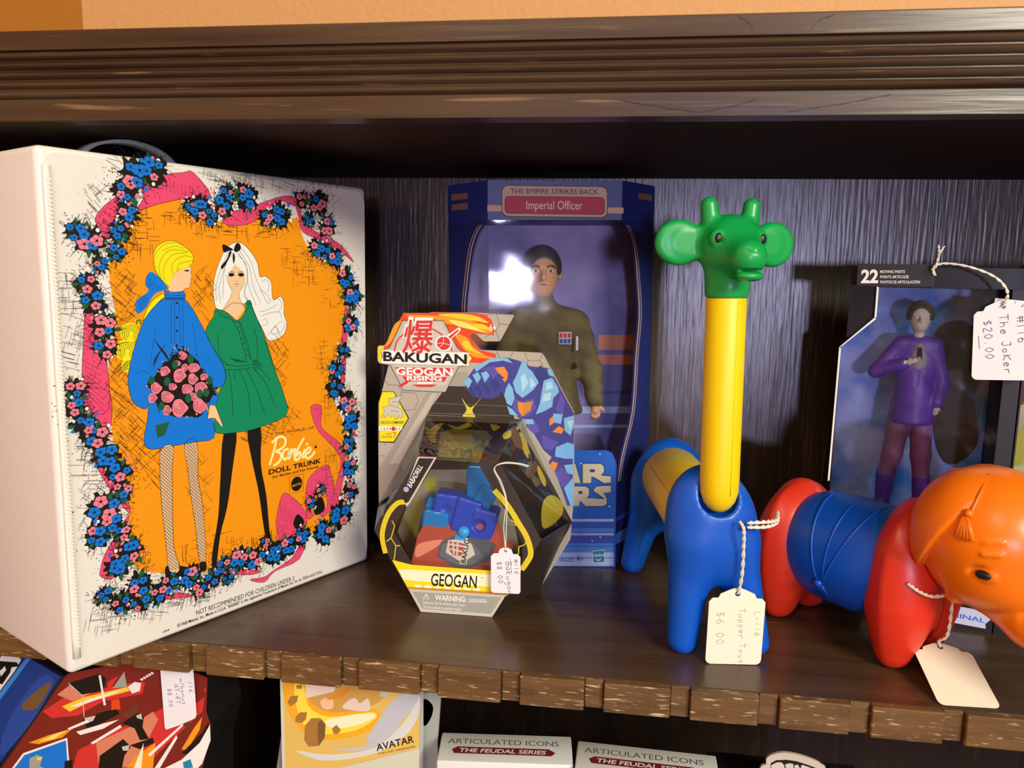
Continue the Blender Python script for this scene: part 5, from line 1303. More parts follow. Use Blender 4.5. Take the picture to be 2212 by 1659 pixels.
# slanted sides with the curved cut-out
for sg in (1, -1):
    mb = MB()
    g = (lambda x, y, w=0: fo(.118+.0375*x/LB_+w*.76, y, -.044*x/LB_+w*.65)) if sg == 1 else (lambda x, y, w=0: fo(-.0375*x/LB_-w*.76, y, -.044*x/LB_+w*.65))
    C_ = [(max(.0005, min(x, LB_-.004)), y) for x, y in cv]; C_ = cat([(.0005, .318)]+C_[1:]+[(.0003, .08)], False, 4)
    poly = C_+[(.0003, .012), (LB_, .012), (LB_, .318)]
    mb.prism([poly], -.0006, 0, M_NAVYD, g)
    for off, wd, cc in ((.0022, .0016, 'of_t'), (.0062, .0009, 'of_t')):
        L_ = [(min(x+off, LB_-.0005), y) for x, y in C_[2:]]
        V = []
        for x, y in L_: V += [g(x, y, .0003), g(min(x+wd, LB_), y, .0003)]
        mb.add(V, [(2*i, 2*i+1, 2*i+3, 2*i+2) if sg == 1 else (2*i+2, 2*i+3, 2*i+1, 2*i) for i in range(len(L_)-1)], pm(cc))
    mb.add([g(x, y, .0002) for x, y in ((.0005, .020), (LB_, .020), (LB_, .035), (.0005, .030))], [(0, 1, 2, 3) if sg == 1 else (3, 2, 1, 0)], pm('of_c'))
    mb.add([g(x, y, .0002) for x, y in ((.0005, .042), (LB_, .046), (LB_, .050), (.0005, .046))], [(0, 1, 2, 3) if sg == 1 else (3, 2, 1, 0)], pm('of_i'))
    for k in range(2 if sg == -1 else 1):
        mb.add([g(x, y, .0003) for x, y in ((.028, .338-.009*k), (.052, .338-.009*k), (.052, .3435-.009*k), (.028, .3435-.009*k))], [(0, 1, 2, 3) if sg == 1 else (3, 2, 1, 0)], pm('goldp'))
    mb.box((.1549 if sg == 1 else -.0375, .012, -.083), (.1555 if sg == 1 else -.0369, .318, -.044), M_NAVYD, fo)
    mb.build('side_panel', OB)
mb = MB(); mb.box((-.0369, .012, -.083), (.1549, .318, -.0815), M_STAR, fo)
mb.fill = None
for (x0, y0, x1, y1), cc in (((-.036, .2, .02, .215), 'sal'), ((.1, .18, .153, .19), 'sal'), ((.09, .13, .153, .137), 'of_l'), ((.08, .115, .153, .118), 'of_l'), ((.1, .15, .153, .153), 'bl3'), ((.11, .195, .153, .21), 'sal')):
    mb.add([fo(x0, y0, -.0813), fo(x1, y0, -.0813), fo(x1, y1, -.0813), fo(x0, y1, -.0813)], [(0, 1, 2, 3)], pm(cc))
mb.build('backdrop', OB)
mb = MB()
def film(mb, q, nx, ny, amp, seed, f, fm=None):
    V = []
    for j in range(ny+1):
        for i in range(nx+1):
            a, b = q[0]+(q[2]-q[0])*i/nx, q[1]+(q[3]-q[1])*j/ny; e = min(i, nx-i, j, ny-j)/3.0; e = min(1, e)
            w = amp*e*(math.sin(41*a+9*b+seed)*.5+math.sin(63*b-37*a+seed*2)*.35+math.sin(130*a+90*b+seed*3)*.15); V.append(f(a, b, w))
    mb.add(V, [(j*(nx+1)+i, j*(nx+1)+i+1, (j+1)*(nx+1)+i+1, (j+1)*(nx+1)+i) for j in range(ny) for i in range(nx)], fm or M_CLEAR, True)
film(mb, (.0004, .1, .1176, .3178), 30, 60, 1.0, 1.3, lambda a, b, w: fo(a, b, -.0014+w*(.00012+.0013*max(0, (b-.262)/.056)*abs(a-.059)/.059)))
for sg in (1, -1):
    g = (lambda x, y, w=0: fo(.118+.0375*x/LB_+w*.76, y, -.044*x/LB_+w*.65)) if sg == 1 else (lambda x, y, w=0: fo(-.0375*x/LB_-w*.76, y, -.044*x/LB_+w*.65))
    film(mb, (.0006, .03, LB_-.0006, .3178), 12, 44, .0008, 2.1+sg, lambda a, b, w: g(a, b, -.0015+w))
mb.build('window_film', OB)

def doll_head(P, c, s):   # s = head height
    x, y, z = c
    d = ellip(P, (x, y, z+.06*s), (.36*s, .42*s, .46*s)); d = smin(d, ellip(P, (x, y+.06*s, z-.26*s), (.25*s, .28*s, .27*s)), .12*s)
    d = smin(d, caps(P, (x, y+.42*s, z+.03*s), (x, y+.52*s, z-.1*s), .035*s, .06*s), .05*s)
    for sg in (1, -1):
        d = smin(d, ellip(P, (x+sg*.37*s, y-.02*s, z-.03*s), (.05*s, .1*s, .13*s)), .04*s)
        d = smin(d, caps(P, (x+sg*.07*s, y+.41*s, z+.12*s), (x+sg*.24*s, y+.34*s, z+.12*s), .03*s, .03*s), .04*s)
        d = smax(d, -ellip(P, (x+sg*.15*s, y+.46*s, z+.03*s), (.085*s, .09*s, .055*s)), .04*s)
        d = smin(d, ellip(P, (x+sg*.15*s, y+.355*s, z+.03*s), (.06*s, .05*s, .04*s)), .01*s)
    d = smin(d, caps(P, (x-.09*s, y+.345*s, z-.245*s), (x+.09*s, y+.345*s, z-.245*s), .025*s, .025*s), .02*s)
    d = smax(d, -ellip(P, (x, y+.41*s, z-.235*s), (.13*s, .06*s, .012*s)), .02*s)
    d = smin(d, caps(P, (x, y, z-.3*s), (x, y-.02*s, z-.6*s), .17*s, .18*s), .06*s)
    return d
def hand(P, c, dirv, s):
    c = np.array(c); dv = np.array(dirv, float); dv /= np.linalg.norm(dv); sd = np.cross(dv, (0, 1, 0)); sd = sd/(np.linalg.norm(sd)+1e-9)
    d = caps(P, c, c+dv*.35*s, .17*s, .2*s)
    for i, l in enumerate((.8, .95, .9, .7)):
        o = c+sd*(i-1.5)*.12*s+dv*.35*s; m = o+dv*l*.32*s; d = smin(d, smin(caps(P, o, m, .075*s, .07*s), caps(P, m, m+(dv*.6-np.array((0, .7, 0)))*l*.3*s, .07*s, .06*s), .02*s), .02*s)
    t = c+sd*.2*s+dv*.1*s; d = smin(d, caps(P, t, t+(sd*.6+dv*.6)*.4*s, .08*s, .065*s), .03*s)
    return d
# doll coordinates: x = across the carton, y = towards the viewer, z = up
fd = lambda x, y, z: fo(x, z, y)
D = thing('soldier_doll', 'dark-haired soldier doll in olive tunic standing inside the navy window carton', 'doll', fo(.055, .012, -.042))
CX, CY = .055, -.044
hc = (.0505, CY+.002, .272)
def body_fn(P):
    d = doll_head(P, hc, .046)
    d = smin(d, smin(ellip(P, (CX, CY, .2), (.026, .015, .034)), ellip(P, (CX, CY, .155), (.021, .014, .03)), .02), .01)
    for sg in (1, -1): d = smin(d, caps(P, (CX+sg*.012, CY, .14), (CX+sg*.014, CY, .03), .011, .007), .006)
    d = smin(d, smin(caps(P, (CX-.032, CY, .224), (CX-.040, CY+.004, .185), .007, .006), caps(P, (CX-.040, CY+.004, .185), (CX-.012, CY+.022, .178), .006, .005), .004), .004)
    d = smin(d, smin(caps(P, (CX+.03, CY, .224), (CX+.042, CY, .178), .007, .006), caps(P, (CX+.042, CY, .178), (CX+.046, CY+.012, .148), .006, .005), .004), .004)
    d = smin(d, hand(P, (CX-.012, CY+.022, .178), (.9, .2, -.2), .019), .003)
    return smin(d, hand(P, (CX+.046, CY+.012, .148), (.05, .15, -1), .019), .003)
mb = MB(); solid(mb, body_fn, (-.01, -.075, .02), (.125, -.005, .305), .0012, M_SKIN, fd)
for sg in (1, -1):
    ex, ez = hc[0]+sg*.0069, hc[2]+.0016
    yq = hc[1]+.0186
    mb.add([fd(ex+.0026*math.cos(2*PI*k/12), yq, ez+.0014*math.sin(2*PI*k/12)) for k in range(12)], [tuple(range(12)), tuple(range(12))[::-1]], pm('cr'))
    mb.add([fd(ex+.0012*math.cos(2*PI*k/12), yq+.0004, ez+.0012*math.sin(2*PI*k/12)) for k in range(12)], [tuple(range(12)), tuple(range(12))[::-1]], pm('bk'))
    mb.tube([fd(hc[0]+sg*.0032, hc[1]+.0195, hc[2]+.0052), fd(hc[0]+sg*.007, hc[1]+.0195, hc[2]+.0064), fd(hc[0]+sg*.0112, hc[1]+.0172, hc[2]+.005)], .0008, M_HAIR, 6)
    mb.tube([fd(hc[0], hc[1]+.0172, hc[2]-.0109), fd(hc[0]+sg*.0042, hc[1]+.0158, hc[2]-.0112)], .00055, pm('br'), 6)
bd = mb.build('body', D)
def hair_fn(P):
    x, y, z = hc; s = .046
    d = ellip(P, (x, y-.02*s, z+.1*s), (.405*s, .45*s, .47*s))
    d = smax(d, -ellip(P, (x+.03*s, y+.5*s, z-.02*s), (.30*s, .42*s, .33*s)), .02*s)
    d = smax(d, -ellip(P, (x, y+.1*s, z-.42*s), (.6*s, .6*s, .45*s)), .02*s)
    return d
mb = MB(); solid(mb, hair_fn, (.025, -.075, .245), (.08, -.005, .305), .0011, M_HAIR, fd); mb.build('hair', D)
def jacket_fn(P):
    d = smin(ellip(P, (CX, CY, .207), (.034, .02, .032)), ellip(P, (CX, CY, .18), (.029, .019, .022)), .012)
    d = smin(d, caps(P, (CX-.022, CY, .226), (CX+.022, CY, .226), .012, .012), .012)
    d = smin(d, caps(P, (CX-.001, CY, .235), (CX-.0045, CY+.001, .2495), .0125, .0108), .006)
    sk = rot(P, (CX, CY, .15), 'X', 0); d = smin(d, smax(caps(P, (CX, CY, .18), (CX, CY, .14), .026, .035), -(P[..., 2]-.138), .003)*.9, .006)
    d = smin(d, smin(caps(P, (CX-.030, CY, .224), (CX-.042, CY+.004, .185), .0115, .0105), caps(P, (CX-.042, CY+.004, .185), (CX-.016, CY+.021, .178), .0105, .008), .006), .006)
    d = smin(d, smin(caps(P, (CX+.03, CY, .224), (CX+.043, CY, .178), .0115, .0105), caps(P, (CX+.043, CY, .178), (CX+.046, CY+.011, .152), .0105, .0085), .006), .006)
    f = np.sin(P[..., 2]*420+P[..., 0]*160)*.0004+np.sin(P[..., 0]*300-P[..., 2]*120)*.0003
    return d+f
mb = MB(); solid(mb, jacket_fn, (-.01, -.079, .125), (.125, -.002, .262), .0014, M_OLIVE, fd); mb.build('tunic', D)
def trou_fn(P):
    d = 1.0
    for sg in (1, -1): d = smin(d, caps(P, (CX+sg*.012, CY, .145), (CX+sg*.015, CY, .075), .015, .0115), .006)
    return d
mb = MB(); solid(mb, trou_fn, (.01, -.075, .055), (.1, -.01, .165), .0016, M_OLIVED, fd); mb.build('trousers', D)
for sg in (1, -1):
    mb = MB(); solid(mb, lambda P: smin(caps(P, (CX+sg*.015, CY, .085), (CX+sg*.015, CY, .022), .0125, .009), caps(P, (CX+sg*.015, CY, .0205), (CX+sg*.017, CY+.02, .0192), .008, .0068), .005), (.01, -.07, .01), (.1, -.005, .1), .0016, M_BOOT, fd); mb.build('boot', D)
mb = MB(); n = 36; V = []
for k in range(n):
    a = 2*PI*k/n
    for rr, zz in ((.0, .180), (.0015, .180), (.0015, .188), (.0, .188)): V.append(fd(CX+(.0295+rr)*math.cos(a), CY+(.0198+rr)*math.sin(a), zz+.002*math.cos(a)))
mb.add(V, [(4*k+q, 4*k+(q+1) % 4, 4*((k+1) % n)+(q+1) % 4, 4*((k+1) % n)+q) for k in range(n) for q in range(4)], M_BELT, True)
mb.bevbox((CX-.009, CY+.0195, .178), (CX+.007, CY+.0225, .190), .001, mat('belt_buckle', '#8b826c', .35, metal=.3), fd); mb.build('belt', D)
mb = MB(); bx = CX+.016
mb.bevbox((bx-.006, CY+.0205, .206), (bx+.006, CY+.0222, .2175), .0005, M_WHITECARD, fd)
for k in range(3): mb.box((bx-.0052+.0037*k, CY+.0222, .2122), (bx-.0022+.0037*k, CY+.0228, .2165), pm('rd'), fd); mb.box((bx-.0052+.0037*k, CY+.0222, .207), (bx-.0022+.0037*k, CY+.0228, .2112), pm('bl3'), fd)
mb.bevbox((bx+.010, CY+.0185, .2), (bx+.0125, CY+.0212, .2135), .0008, M_WHITECARD, fd)
o = mb.build('rank_badge', D); o['label'] = 'red and blue rank badge'

# ============================================================ hexagon pack
fc = frame((-.12, .149, 0), (1, .02, 0), (0, 0, 1)); fp = frame((-.12, .0857, 0), (1, .02, 0), (0, 0, 1))
HP = thing('hexagon_pack', 'hexagonal clear-fronted toy pack with grey and flame hang card', 'toy pack', (-.12, .12, 0))
CO = art_get('card', 'outline')
mb = MB(); mb.prism([CO], -.0008, 0, M_GREYCARD, fc); Art(mb, fc, .00006, .00005).draw('card'); mb.build('hang_card', HP)
HX = art_get('plate', 'outline'); WN = art_get('plate', 'window')
mb = MB(); mb.prism([HX, WN], -.0006, 0, M_DARKCARD, fp); Art(mb, fp, .00006, .00005).draw('plate'); mb.build('printed_frame', HP)
FH = [(-.067, .0662), (-.0316, .1284), (.0312, .1284), (.067, .0661), (.0294, .0003), (-.0291, .0003)]
BH = [(-.083, .069), (-.0396, .1496), (.0421, .1497), (.0858, .062), (.0618, .0006), (-.065, .0006)]
mb = MB()
def quad(mb, i, j, m, t=.0):
    mb.add([fp(*FH[i], -.0003), fp(*FH[j], -.0003), fc(*BH[j], .0006), fc(*BH[i], .0006)], [(0, 1, 2, 3)], m)
for i, j in ((3, 4), (4, 5), (5, 0)): quad(mb, i, j, M_DARKCARD)
p0, p1, p2, p3 = [Vector(v) for v in (fp(*FH[3], -.0003), fp(*FH[4], -.0003), fc(*BH[4], .0006), fc(*BH[3], .0006))]
nrm = (p1-p0).cross(p3-p0).normalized()
if nrm.x < 0: nrm = -nrm
for s_, t_, l in ((.2, .75, .3), (.33, .55, .28), (.4, .7, .2), (.5, .45, .3), (.62, .6, .22), (.7, .35, .25), (.8, .62, .2), (.88, .4, .16)):
    q = lambda s, t: p0.lerp(p1, s).lerp(p3.lerp(p2, s), t)+nrm*.0004
    mb.add([q(s_, t_), q(s_+.004, t_+l*.9), q(s_+.022, t_+l*.85), q(s_+.014, t_)], [(0, 1, 2, 3), (3, 2, 1, 0)], pm('rk'))
mb.build('side_wall', HP)
mb = MB(); quad(mb, 1, 2, M_CLEAR2); quad(mb, 2, 3, M_CLEAR2); quad(mb, 0, 1, M_CLEAR2)
mb.add([fp(x, y, -.0009) for x, y in [(-.0655, .0662), (-.031, .1278), (.0306, .1278), (.0655, .0661), (.03, .002), (-.029, .002)]], [(0, 1, 2, 3, 4, 5)], M_CLEAR2)
for A, B in ((FH[1], FH[2]), (FH[2], FH[3]), (FH[0], FH[1])): mb.tube([fp(*A, -.0003), fp(*B, -.0003)], .0005, M_GREYCLEAR, 6)
for i in (1, 2, 3): mb.tube([fp(*FH[i], -.0003), fc(*BH[i], .0006)], .0005, M_GREYCLEAR, 6)
mb.build('clear_window', HP)
fi = frame((-.12, .094, .03), (1, .02, 0), (0, .35, .94))
mb = MB(); mb.prism([[(-.036, .0095), (.030, .0065), (.046, .028), (.03, .03), (-.03, .034)]], -.0006, 0, pm('rk3'), fi)
Art(mb, fi, .00006, .00005).draw('insert'); mb.build('printed_insert', HP)
# blue creature toy folded in the pack
TY = thing('folded_toy', 'translucent blue folded toy inside the hexagonal pack', 'toy', (-.117, .115, .04))
ty = lambda x, y, z: Vector((-.1235+x*1.3, .118-y*1.05, .0585+z*1.25))
def rb(P, c, h, r, rx=0, ry=0, rz=0):
    Q = P
    for ax, a in (('X', rx), ('Y', ry), ('Z', rz)):
        if a: Q = rot(Q, c, ax, a)
    return rbox(Q, c, h, r)
def body(P):
    d = np.minimum(rb(P, (-.008, 0, .016), (.0085, .010, .011), .002, ry=.1), rb(P, (.005, .002, .013), (.008, .010, .012), .002, ry=.25))
    d = np.minimum(d, rb(P, (.0155, .003, .006), (.008, .010, .013), .0025, ry=.2))
    for x, z in ((-.008, .021), (.014, .012)): d = smax(d, -caps(P, (x, .013, z-.004), (x, .016, z-.004), .0042, .0042), .001)
    return d
mb = MB(); solid(mb, body, (-.025, -.015, -.012), (.03, .018, .034), .0009, M_TOYB, ty, False); mb.build('body', TY)
for nm, fn, m in (('leg', lambda P: np.minimum(rb(P, (-.0155, .003, .002), (.0085, .008, .0135), .002, ry=.12), rb(P, (-.011, .006, -.012), (.0075, .006, .006), .0015)), M_TOYC),
                  ('leg', lambda P: np.minimum(rb(P, (.018, .004, -.012), (.010, .008, .014), .003, ry=-.15), rb(P, (.0135, .007, -.022), (.008, .006, .008), .002)), M_TOYC),
                  ('leg', lambda P: rb(P, (-.019, -.002, .015), (.004, .006, .008), .0015, ry=.3), M_TOYC),
                  ('tail', lambda P: np.minimum(rb(P, (.012, -.002, .034), (.008, .006, .012), .0018), rb(P, (.017, .002, .026), (.006, .006, .007), .0018, ry=.5)), M_TOYC)):
    mb = MB(); solid(mb, fn, (-.032, -.014, -.034), (.034, .018, .05), .0009, m, ty, False); mb.build(nm, TY)
mb = MB(); solid(mb, lambda P: np.minimum(rb(P, (.001, .009, -.006), (.0045, .005, .007), .002, ry=.3), ellip(P, (.004, .012, .003), (.004, .004, .004))), (-.01, 0, -.018), (.012, .02, .01), .0007, mat('toy_light_blue', '#2f9fe6', .25), ty)
mb.bevbox((-.001, .0135, -.013), (.002, .0155, -.007), .0008, pm('or2'), ty); mb.build('head', TY)
mb = MB(); mb.bevbox((-.021, .008, -.018), (-.007, .013, -.0145), .001, mat('toy_foot', '#1a9be8', .3), ty); mb.build('foot', TY)
# ============================================================ giraffe
GI = thing('toy_giraffe', 'plastic toy giraffe with green head, yellow neck and blue legs', 'toy', (.065, .13, 0))
gf = local((.082, .057, 0), (.9915, .13, 0), (-.13, .9915, 0))
def legs(P, y0, top, sp, lean):
    Q = P-np.array((0, y0, 0)); Q = Q+np.stack([.011+lean*(Q[..., 2]-.1), 0*Q[..., 2], 0*Q[..., 2]], -1)
    d = smin(caps(Q, (-.0135, 0, .083), (-sp, 0, .0102), .0175, .0105), caps(Q, (.0135, 0, .083), (sp, 0, .0102), .0175, .0105), .008)
    d = smin(d, ellip(Q, (0, 0, top-.043), (.0325, .022, .043)), .012)
    return smax(d, -P[..., 2]+.0002, .001)
mb = MB(); solid(mb, lambda P: smax(legs(P, 0, .141, .0265, .11), -caps(P, (-.0104, -.0235, .15), (-.0104, -.0145, .122), .0140, .0140), .002), (-.055, -.035, -.002), (.05, .035, .152), .0016, M_BLU, gf); mb.build('front_legs', GI)
mb = MB(); solid(mb, lambda P: legs(P, .152, .1275, .030, .0), (-.065, .12, -.002), (.045, .185, .14), .0016, M_BLU, gf); mb.build('hind_legs', GI)
mb = MB(); mb.cyl(gf(-.011, .012, .0955), gf(-.011, .142, .0945), .0272, .0268, M_YEL, 56, True, .003)
mb.tube([gf(-.011+.0271*math.cos(2.6), .03+.09*q, .095+.0271*math.sin(2.6)) for q in (0, .5, 1)], .0003, mat('barrel_seam', '#b39500', .5), 6)
mb.build('barrel', GI)
Vn0 = Vector((.0735, .042, .1255)); Vn1 = Vector((.0707, .0405, .2585))
mb = MB(); ax = (Vn1-Vn0); nL = ax.length; ax.normalize(); e1 = Vector((.957, .29, 0)); e1 = (e1-ax*e1.dot(ax)).normalized(); e2 = ax.cross(e1)
prof = [(-.0145, .001), (-.0135, .0045), (-.011, .0080), (-.0065, .0111), (0, .0130), (.01, .0133), (nL-.001, .0133), (nL, .0128)]
V = [Vn0+ax*h+(e1*math.cos(2*PI*k/48)+e2*math.sin(2*PI*k/48))*r for h, r in prof for k in range(48)]
mb.add(V, [(i*48+k, i*48+(k+1) % 48, (i+1)*48+(k+1) % 48, (i+1)*48+k) for i in range(len(prof)-1) for k in range(48)], M_YEL, True)
mb.add(V, [tuple(range(48))[::-1], tuple((len(prof)-1)*48+k for k in range(48))], M_YEL)
mb.tube([Vn0+ax*h+(e1*.17-e2*.985 if e2.y > 0 else e1*.17+e2*.985)*.0132 for h in (0, .05, nL-.002)], .00025, mat('seam_line', '#c9a400', .5), 6)
mb.build('neck', GI)
hb = Vn1+Vector((0, 0, .0395*.88)); gh0 = local(hb, (.957, .29, 0), (-.29, .957, 0)); gh = lambda x, y, z: gh0(x*.88, y*.88, z*.88)
def ghead(P):
    d = ellip(P, (0, 0, .001), (.0238, .0225, .0215))
    d = smin(d, caps(P, (0, 0, -.008), (0, 0, -.03), .0185, .0152), .010)
    d = smin(d, caps(P, (0, 0, -.028), (0, 0, -.046), .0152, .0152), .006)
    d = smax(d, -(P[..., 2]+.0395), .0006)
    d = smin(d, caps(P, (0, -.008, -.003), (0, -.032, -.0098), .0175, .0132), .009)
    d = smin(d, ellip(P, (0, -.0365, -.0232), (.0098, .0072, .0038)), .004)
    d = smax(d, -ellip(P, (0, -.047, -.0192), (.0135, .013, .0014)), .0012)
    for s in (1, -1):
        d = smin(d, caps(P, (s*.0150, .001, .014), (s*.0168, .002, .0285), .0070, .0062), .0042)
        Q = rot(P, (s*.02, 0, 0), 'Z', s*.12)
        e = smax(ellip(Q, (s*.0380, .004, .001), (.0182, .0078, .0170)), -(Q[..., 1]+.0005), .0015)
        e = smin(e, caps(Q, (s*.016, .004, 0), (s*.034, .005, .001), .011, .010), .006); e = smax(e, -(Q[..., 1]+.0015), .0015)
        d = smin(d, e, .005)
        ring = np.abs(ellip(P, (s*.0166, -.0172, .0035), (.0072, .0072, .0078)))
        d = smin(d, ellip(P, (s*.0152, -.0148, .0036), (.0072, .0052, .0076)), .0015)
        d = smax(d, -ellip(P, (s*.0178, -.0222, .0036), (.0036, .004, .0044)), .0008)
        d = smax(d, -caps(P, (s*.0014, -.0452, -.0062), (s*.0058, -.0432, -.0034), .0010, .0015), .001)
        d = smax(d, -ellip(P, (s*.0150, -.0275, -.018), (.0022, .004, .0036)), .002)
    return d
mb = MB(); solid(mb, ghead, (-.062, -.048, -.042), (.062, .03, .038), .0008, M_GRN, gh); gi_head = mb.build('head', GI)
for s in (1, -1):
    mb = MB(); solid(mb, lambda P: ellip(P, (s*.0166, -.0183, .0036), (.0034, .0022, .0042)), (s*.0166-.005, -.024, -.002), (s*.0166+.005, -.012, .009), .0005, M_BLK, gh); mb.build('eye', gi_head)

# ============================================================ elephant
EL = thing('toy_elephant', 'plastic toy elephant with orange head, red legs and blue middle', 'toy', (.19, .105, 0))
ef = local((.1835, .1105, 0), (.665, -.747, 0), (.747, .665, 0))
def eleg(P, x0, top, yw):
    Q = P-np.array((x0, 0, 0)); zc = top*.48; d = 1.0
    for s in (1, -1):
        c = (0, s*(yw-.0245), zc)
        l = smax(ellip(Q, (-.013, c[1], zc), (.0370, .0265, zc+.002)), ellip(Q, (.013, c[1], zc), (.0370, .0265, zc+.002)), .0008)
        l = smin(l, caps(Q, (0, s*(yw-.024), .045), (0, s*(yw-.0225), .0115), .0165, .0112), .010)
        d = smin(d, l, .019)
    d = smin(d, ellip(Q, (0, 0, top-.03), (.0215, .026, .031)), .008)
    d = smax(d, -ellip(Q, (0, 0, -.004), (.05, .009, .034)), .004)
    return smax(d, -P[..., 2]+.0003, .002)
mb = MB(); solid(mb, lambda P: eleg(P, -.046, .111, .043), (-.09, -.055, -.002), (0, .055, .12), .0016, M_RED, ef); mb.build('hind_legs', EL)
mb = MB(); solid(mb, lambda P: eleg(P, .0510, .1195, .0425), (.0, -.055, -.002), (.1, .055, .128), .0016, M_RED, ef); mb.build('front_legs', EL)
mb = MB(); R0 = [(-.032, .035), (-.022, .0383), (-.010, .0395), (.012, .0398), (.03, .039), (.044, .036)]; n = 56
V = [ef(x, r*math.cos(2*PI*k/n), .0655+r*math.sin(2*PI*k/n)*1.09) for x, r in R0 for k in range(n)]
mb.add(V, [(i*n+k, (i+1)*n+k, (i+1)*n+(k+1) % n, i*n+(k+1) % n) for i in range(len(R0)-1) for k in range(n)], M_BLU, True)
onb = lambda x, a, o=.0: ef(x, -(.0400+o)*math.cos(a), .0655+(.0400+o)*1.09*math.sin(a))
for xa, xb in ((-.014, -.002), (.028, .002), (.008, .003)):
    mb.tube([onb(xa+(xb-xa)*t**1.6, 1.5-1.9*t, -.0004) for t in [k/16 for k in range(17)]], .0009, M_BLU, 6)
mb.tube([onb(-.001, -.38), onb(-.001, -.5)], [.003, .0035], M_BLU, 10)
for k in range(5): mb.tube([onb(-.002+.0008*k, -.47), onb(-.0055+.0024*k, -.72)], .0011, M_BLU, 6)
mb.build('barrel', EL)
HC = (.099, -.002, .1085)
def ehead(P):
    x, y, z = HC
    d = ellip(P, HC, (.0445, .0435, .0450))
    d = smin(d, ellip(P, (x+.006, y, z-.024), (.034, .033, .024)), .012)
    for s in (1, -1):
        e = smax(ellip(P, (x-.008, y+s*.0085, z-.001), (.0365, .0385, .0445)), P[..., 0]-(x+.004)-.62*np.minimum(P[..., 2]-z-.028, 0), .0025)
        d = smin(d, e, .0016)
    T = [(.004, -.034, .0178), (.03, -.0505, .0152), (.058, -.064, .0128), (.076, -.069, .0115)]
    for p, q in zip(T, T[1:]): d = smin(d, caps(P, (x+p[0], y, z+p[1]), (x+q[0], y, z+q[1]), p[2], q[2]), .005)
    for k in range(6):
        c = np.array((x+.0165+.0078*k, y, z-.0395-.0044*k)); r = .0172-.0008*k
        d = smin(d, ellip(P, c+np.array((.0015, 0, .003)), (.0048, r, r)), .002)
    d = smin(d, ellip(P, (x-.012, y-.010, z-.0435), (.008, .010, .006)), .003)
    for s in (1, -1):
        d = smax(d, -ellip(P, (x+.014, y+s*.0415, z-.0150), (.0078, .005, .0056)), .002)
        d = smin(d, ellip(P, (x+.014, y+s*.0355, z-.0150), (.0085, .004, .0062)), .001)
        for q in (0, 1): d = smin(d, caps(P, (x+.014, y+s*(.0415-.001*q), z-.0015+.007*q), (x+.0225, y+s*(.0378-.001*q), z-.0002+.008*q), .0013, .0013), .0018)
    d = smin(d, ellip(P, (x-.024, y-.006, z+.037), (.004, .004, .003)), .002)
    return d
mb = MB(); solid(mb, ehead, (.045, -.056, .02), (.195, .052, .16), .0013, M_ORG, ef)
for k in range(5): mb.tube([ef(HC[0]+.001+.0004*k, HC[1]-.0412, HC[2]+.0195), ef(HC[0]-.001+.0024*k, HC[1]-.0440, HC[2]+.006)], [.0012, .0019], M_ORG, 8)
mb.tube([ef(HC[0]+.003, HC[1]-.0392, HC[2]+.0230), ef(HC[0]+.003, HC[1]-.0412, HC[2]+.0195)], .0026, M_ORG, 10)
mb.tube(cat([ef(HC[0]+.004, HC[1]-.0388, HC[2]+.0225), ef(HC[0]+.004, HC[1]-.0300, HC[2]+.0335), ef(HC[0]+.001, HC[1]-.014, HC[2]+.0424)], False, 6), .0008, M_ORG, 6)
el_head = mb.build('head', EL)
for s in (-1, 1):
    mb = MB(); solid(mb, lambda P: ellip(P, (HC[0]+.0145, HC[1]+s*.0388, HC[2]-.0150), (.0048, .0024, .0030)), (HC[0]+.006, HC[1]+s*.0388-.005, HC[2]-.022), (HC[0]+.024, HC[1]+s*.0388+.005, HC[2]-.008), .0005, M_BLK, ef); mb.build('eye', el_head)

# ============================================================ figure cartons on the right
uj = (.963, -.27, 0); O = Vector((.17, .1617, 0)); fj = frame(O, uj, (0, 0, 1))
JB = thing('figure_carton', 'black window carton holding a purple-suited doll, behind the orange elephant head', 'toy box', O+Vector((.06, 0, 0)))
WJ = [(.0062, .004), (.0066, .107), (.0074, .218), (.0313, .2425), (.0312, .2672), (.1130, .2672), (.1225, .17), (.1225, .004)]
mb = MB(); mb.box((.012, 0, -.062), (.1335, .2835, -.058), M_BLACKCARD, fj)
mb.box((.0165, .2675, -.058), (.0705, .2845, -.0005), M_BLACKCARD, fj); mb.box((.0705, .2668, -.058), (.1335, .2825, -.012), mat('black_card_gloss', '#121010', .3), fj)
mb.box((.0062, 0, -.058), (.1335, .047, -.0012), M_BLACKCARD, fj)
mb.box((.1226, .047, -.058), (.1335, .2668, -.0012), M_BLACKCARD, fj)
Art(mb, fj, .00007, .0).draw('joker'); mb.build('carton_body', JB)
mb = MB(); mb.prism([[(.0085, .047), (.122, .047), (.122, .266), (.0322, .266), (.0322, .2405), (.0085, .2165)]], -.0555, -.0545, M_NEB, fj)
mb.add([fj(x, y, -.053) for x, y in cat([(.078, .21), (.082, .235), (.1, .24), (.113, .225), (.116, .2), (.112, .175), (.118, .14), (.1, .12), (.088, .135), (.083, .17)], True, 4)], [tuple(range(40))], pm('dk'))
mb.build('backdrop', JB)
mb = MB()
edge = WJ[1:5]
for i in range(len(edge)-1): mb.add([fj(*edge[i], 0), fj(edge[i][0]+.0014, edge[i][1]+.0004, 0), fj(edge[i+1][0]+.0014, edge[i+1][1]-.0008, 0), fj(*edge[i+1], 0)], [(0, 1, 2, 3)], pm('wh'))
for i in range(len(edge)-1): mb.add([fj(*edge[i], 0), fj(*edge[i+1], 0), fj(*edge[i+1], -.056), fj(*edge[i], -.056)], [(0, 1, 2, 3)], M_CLEAR2)
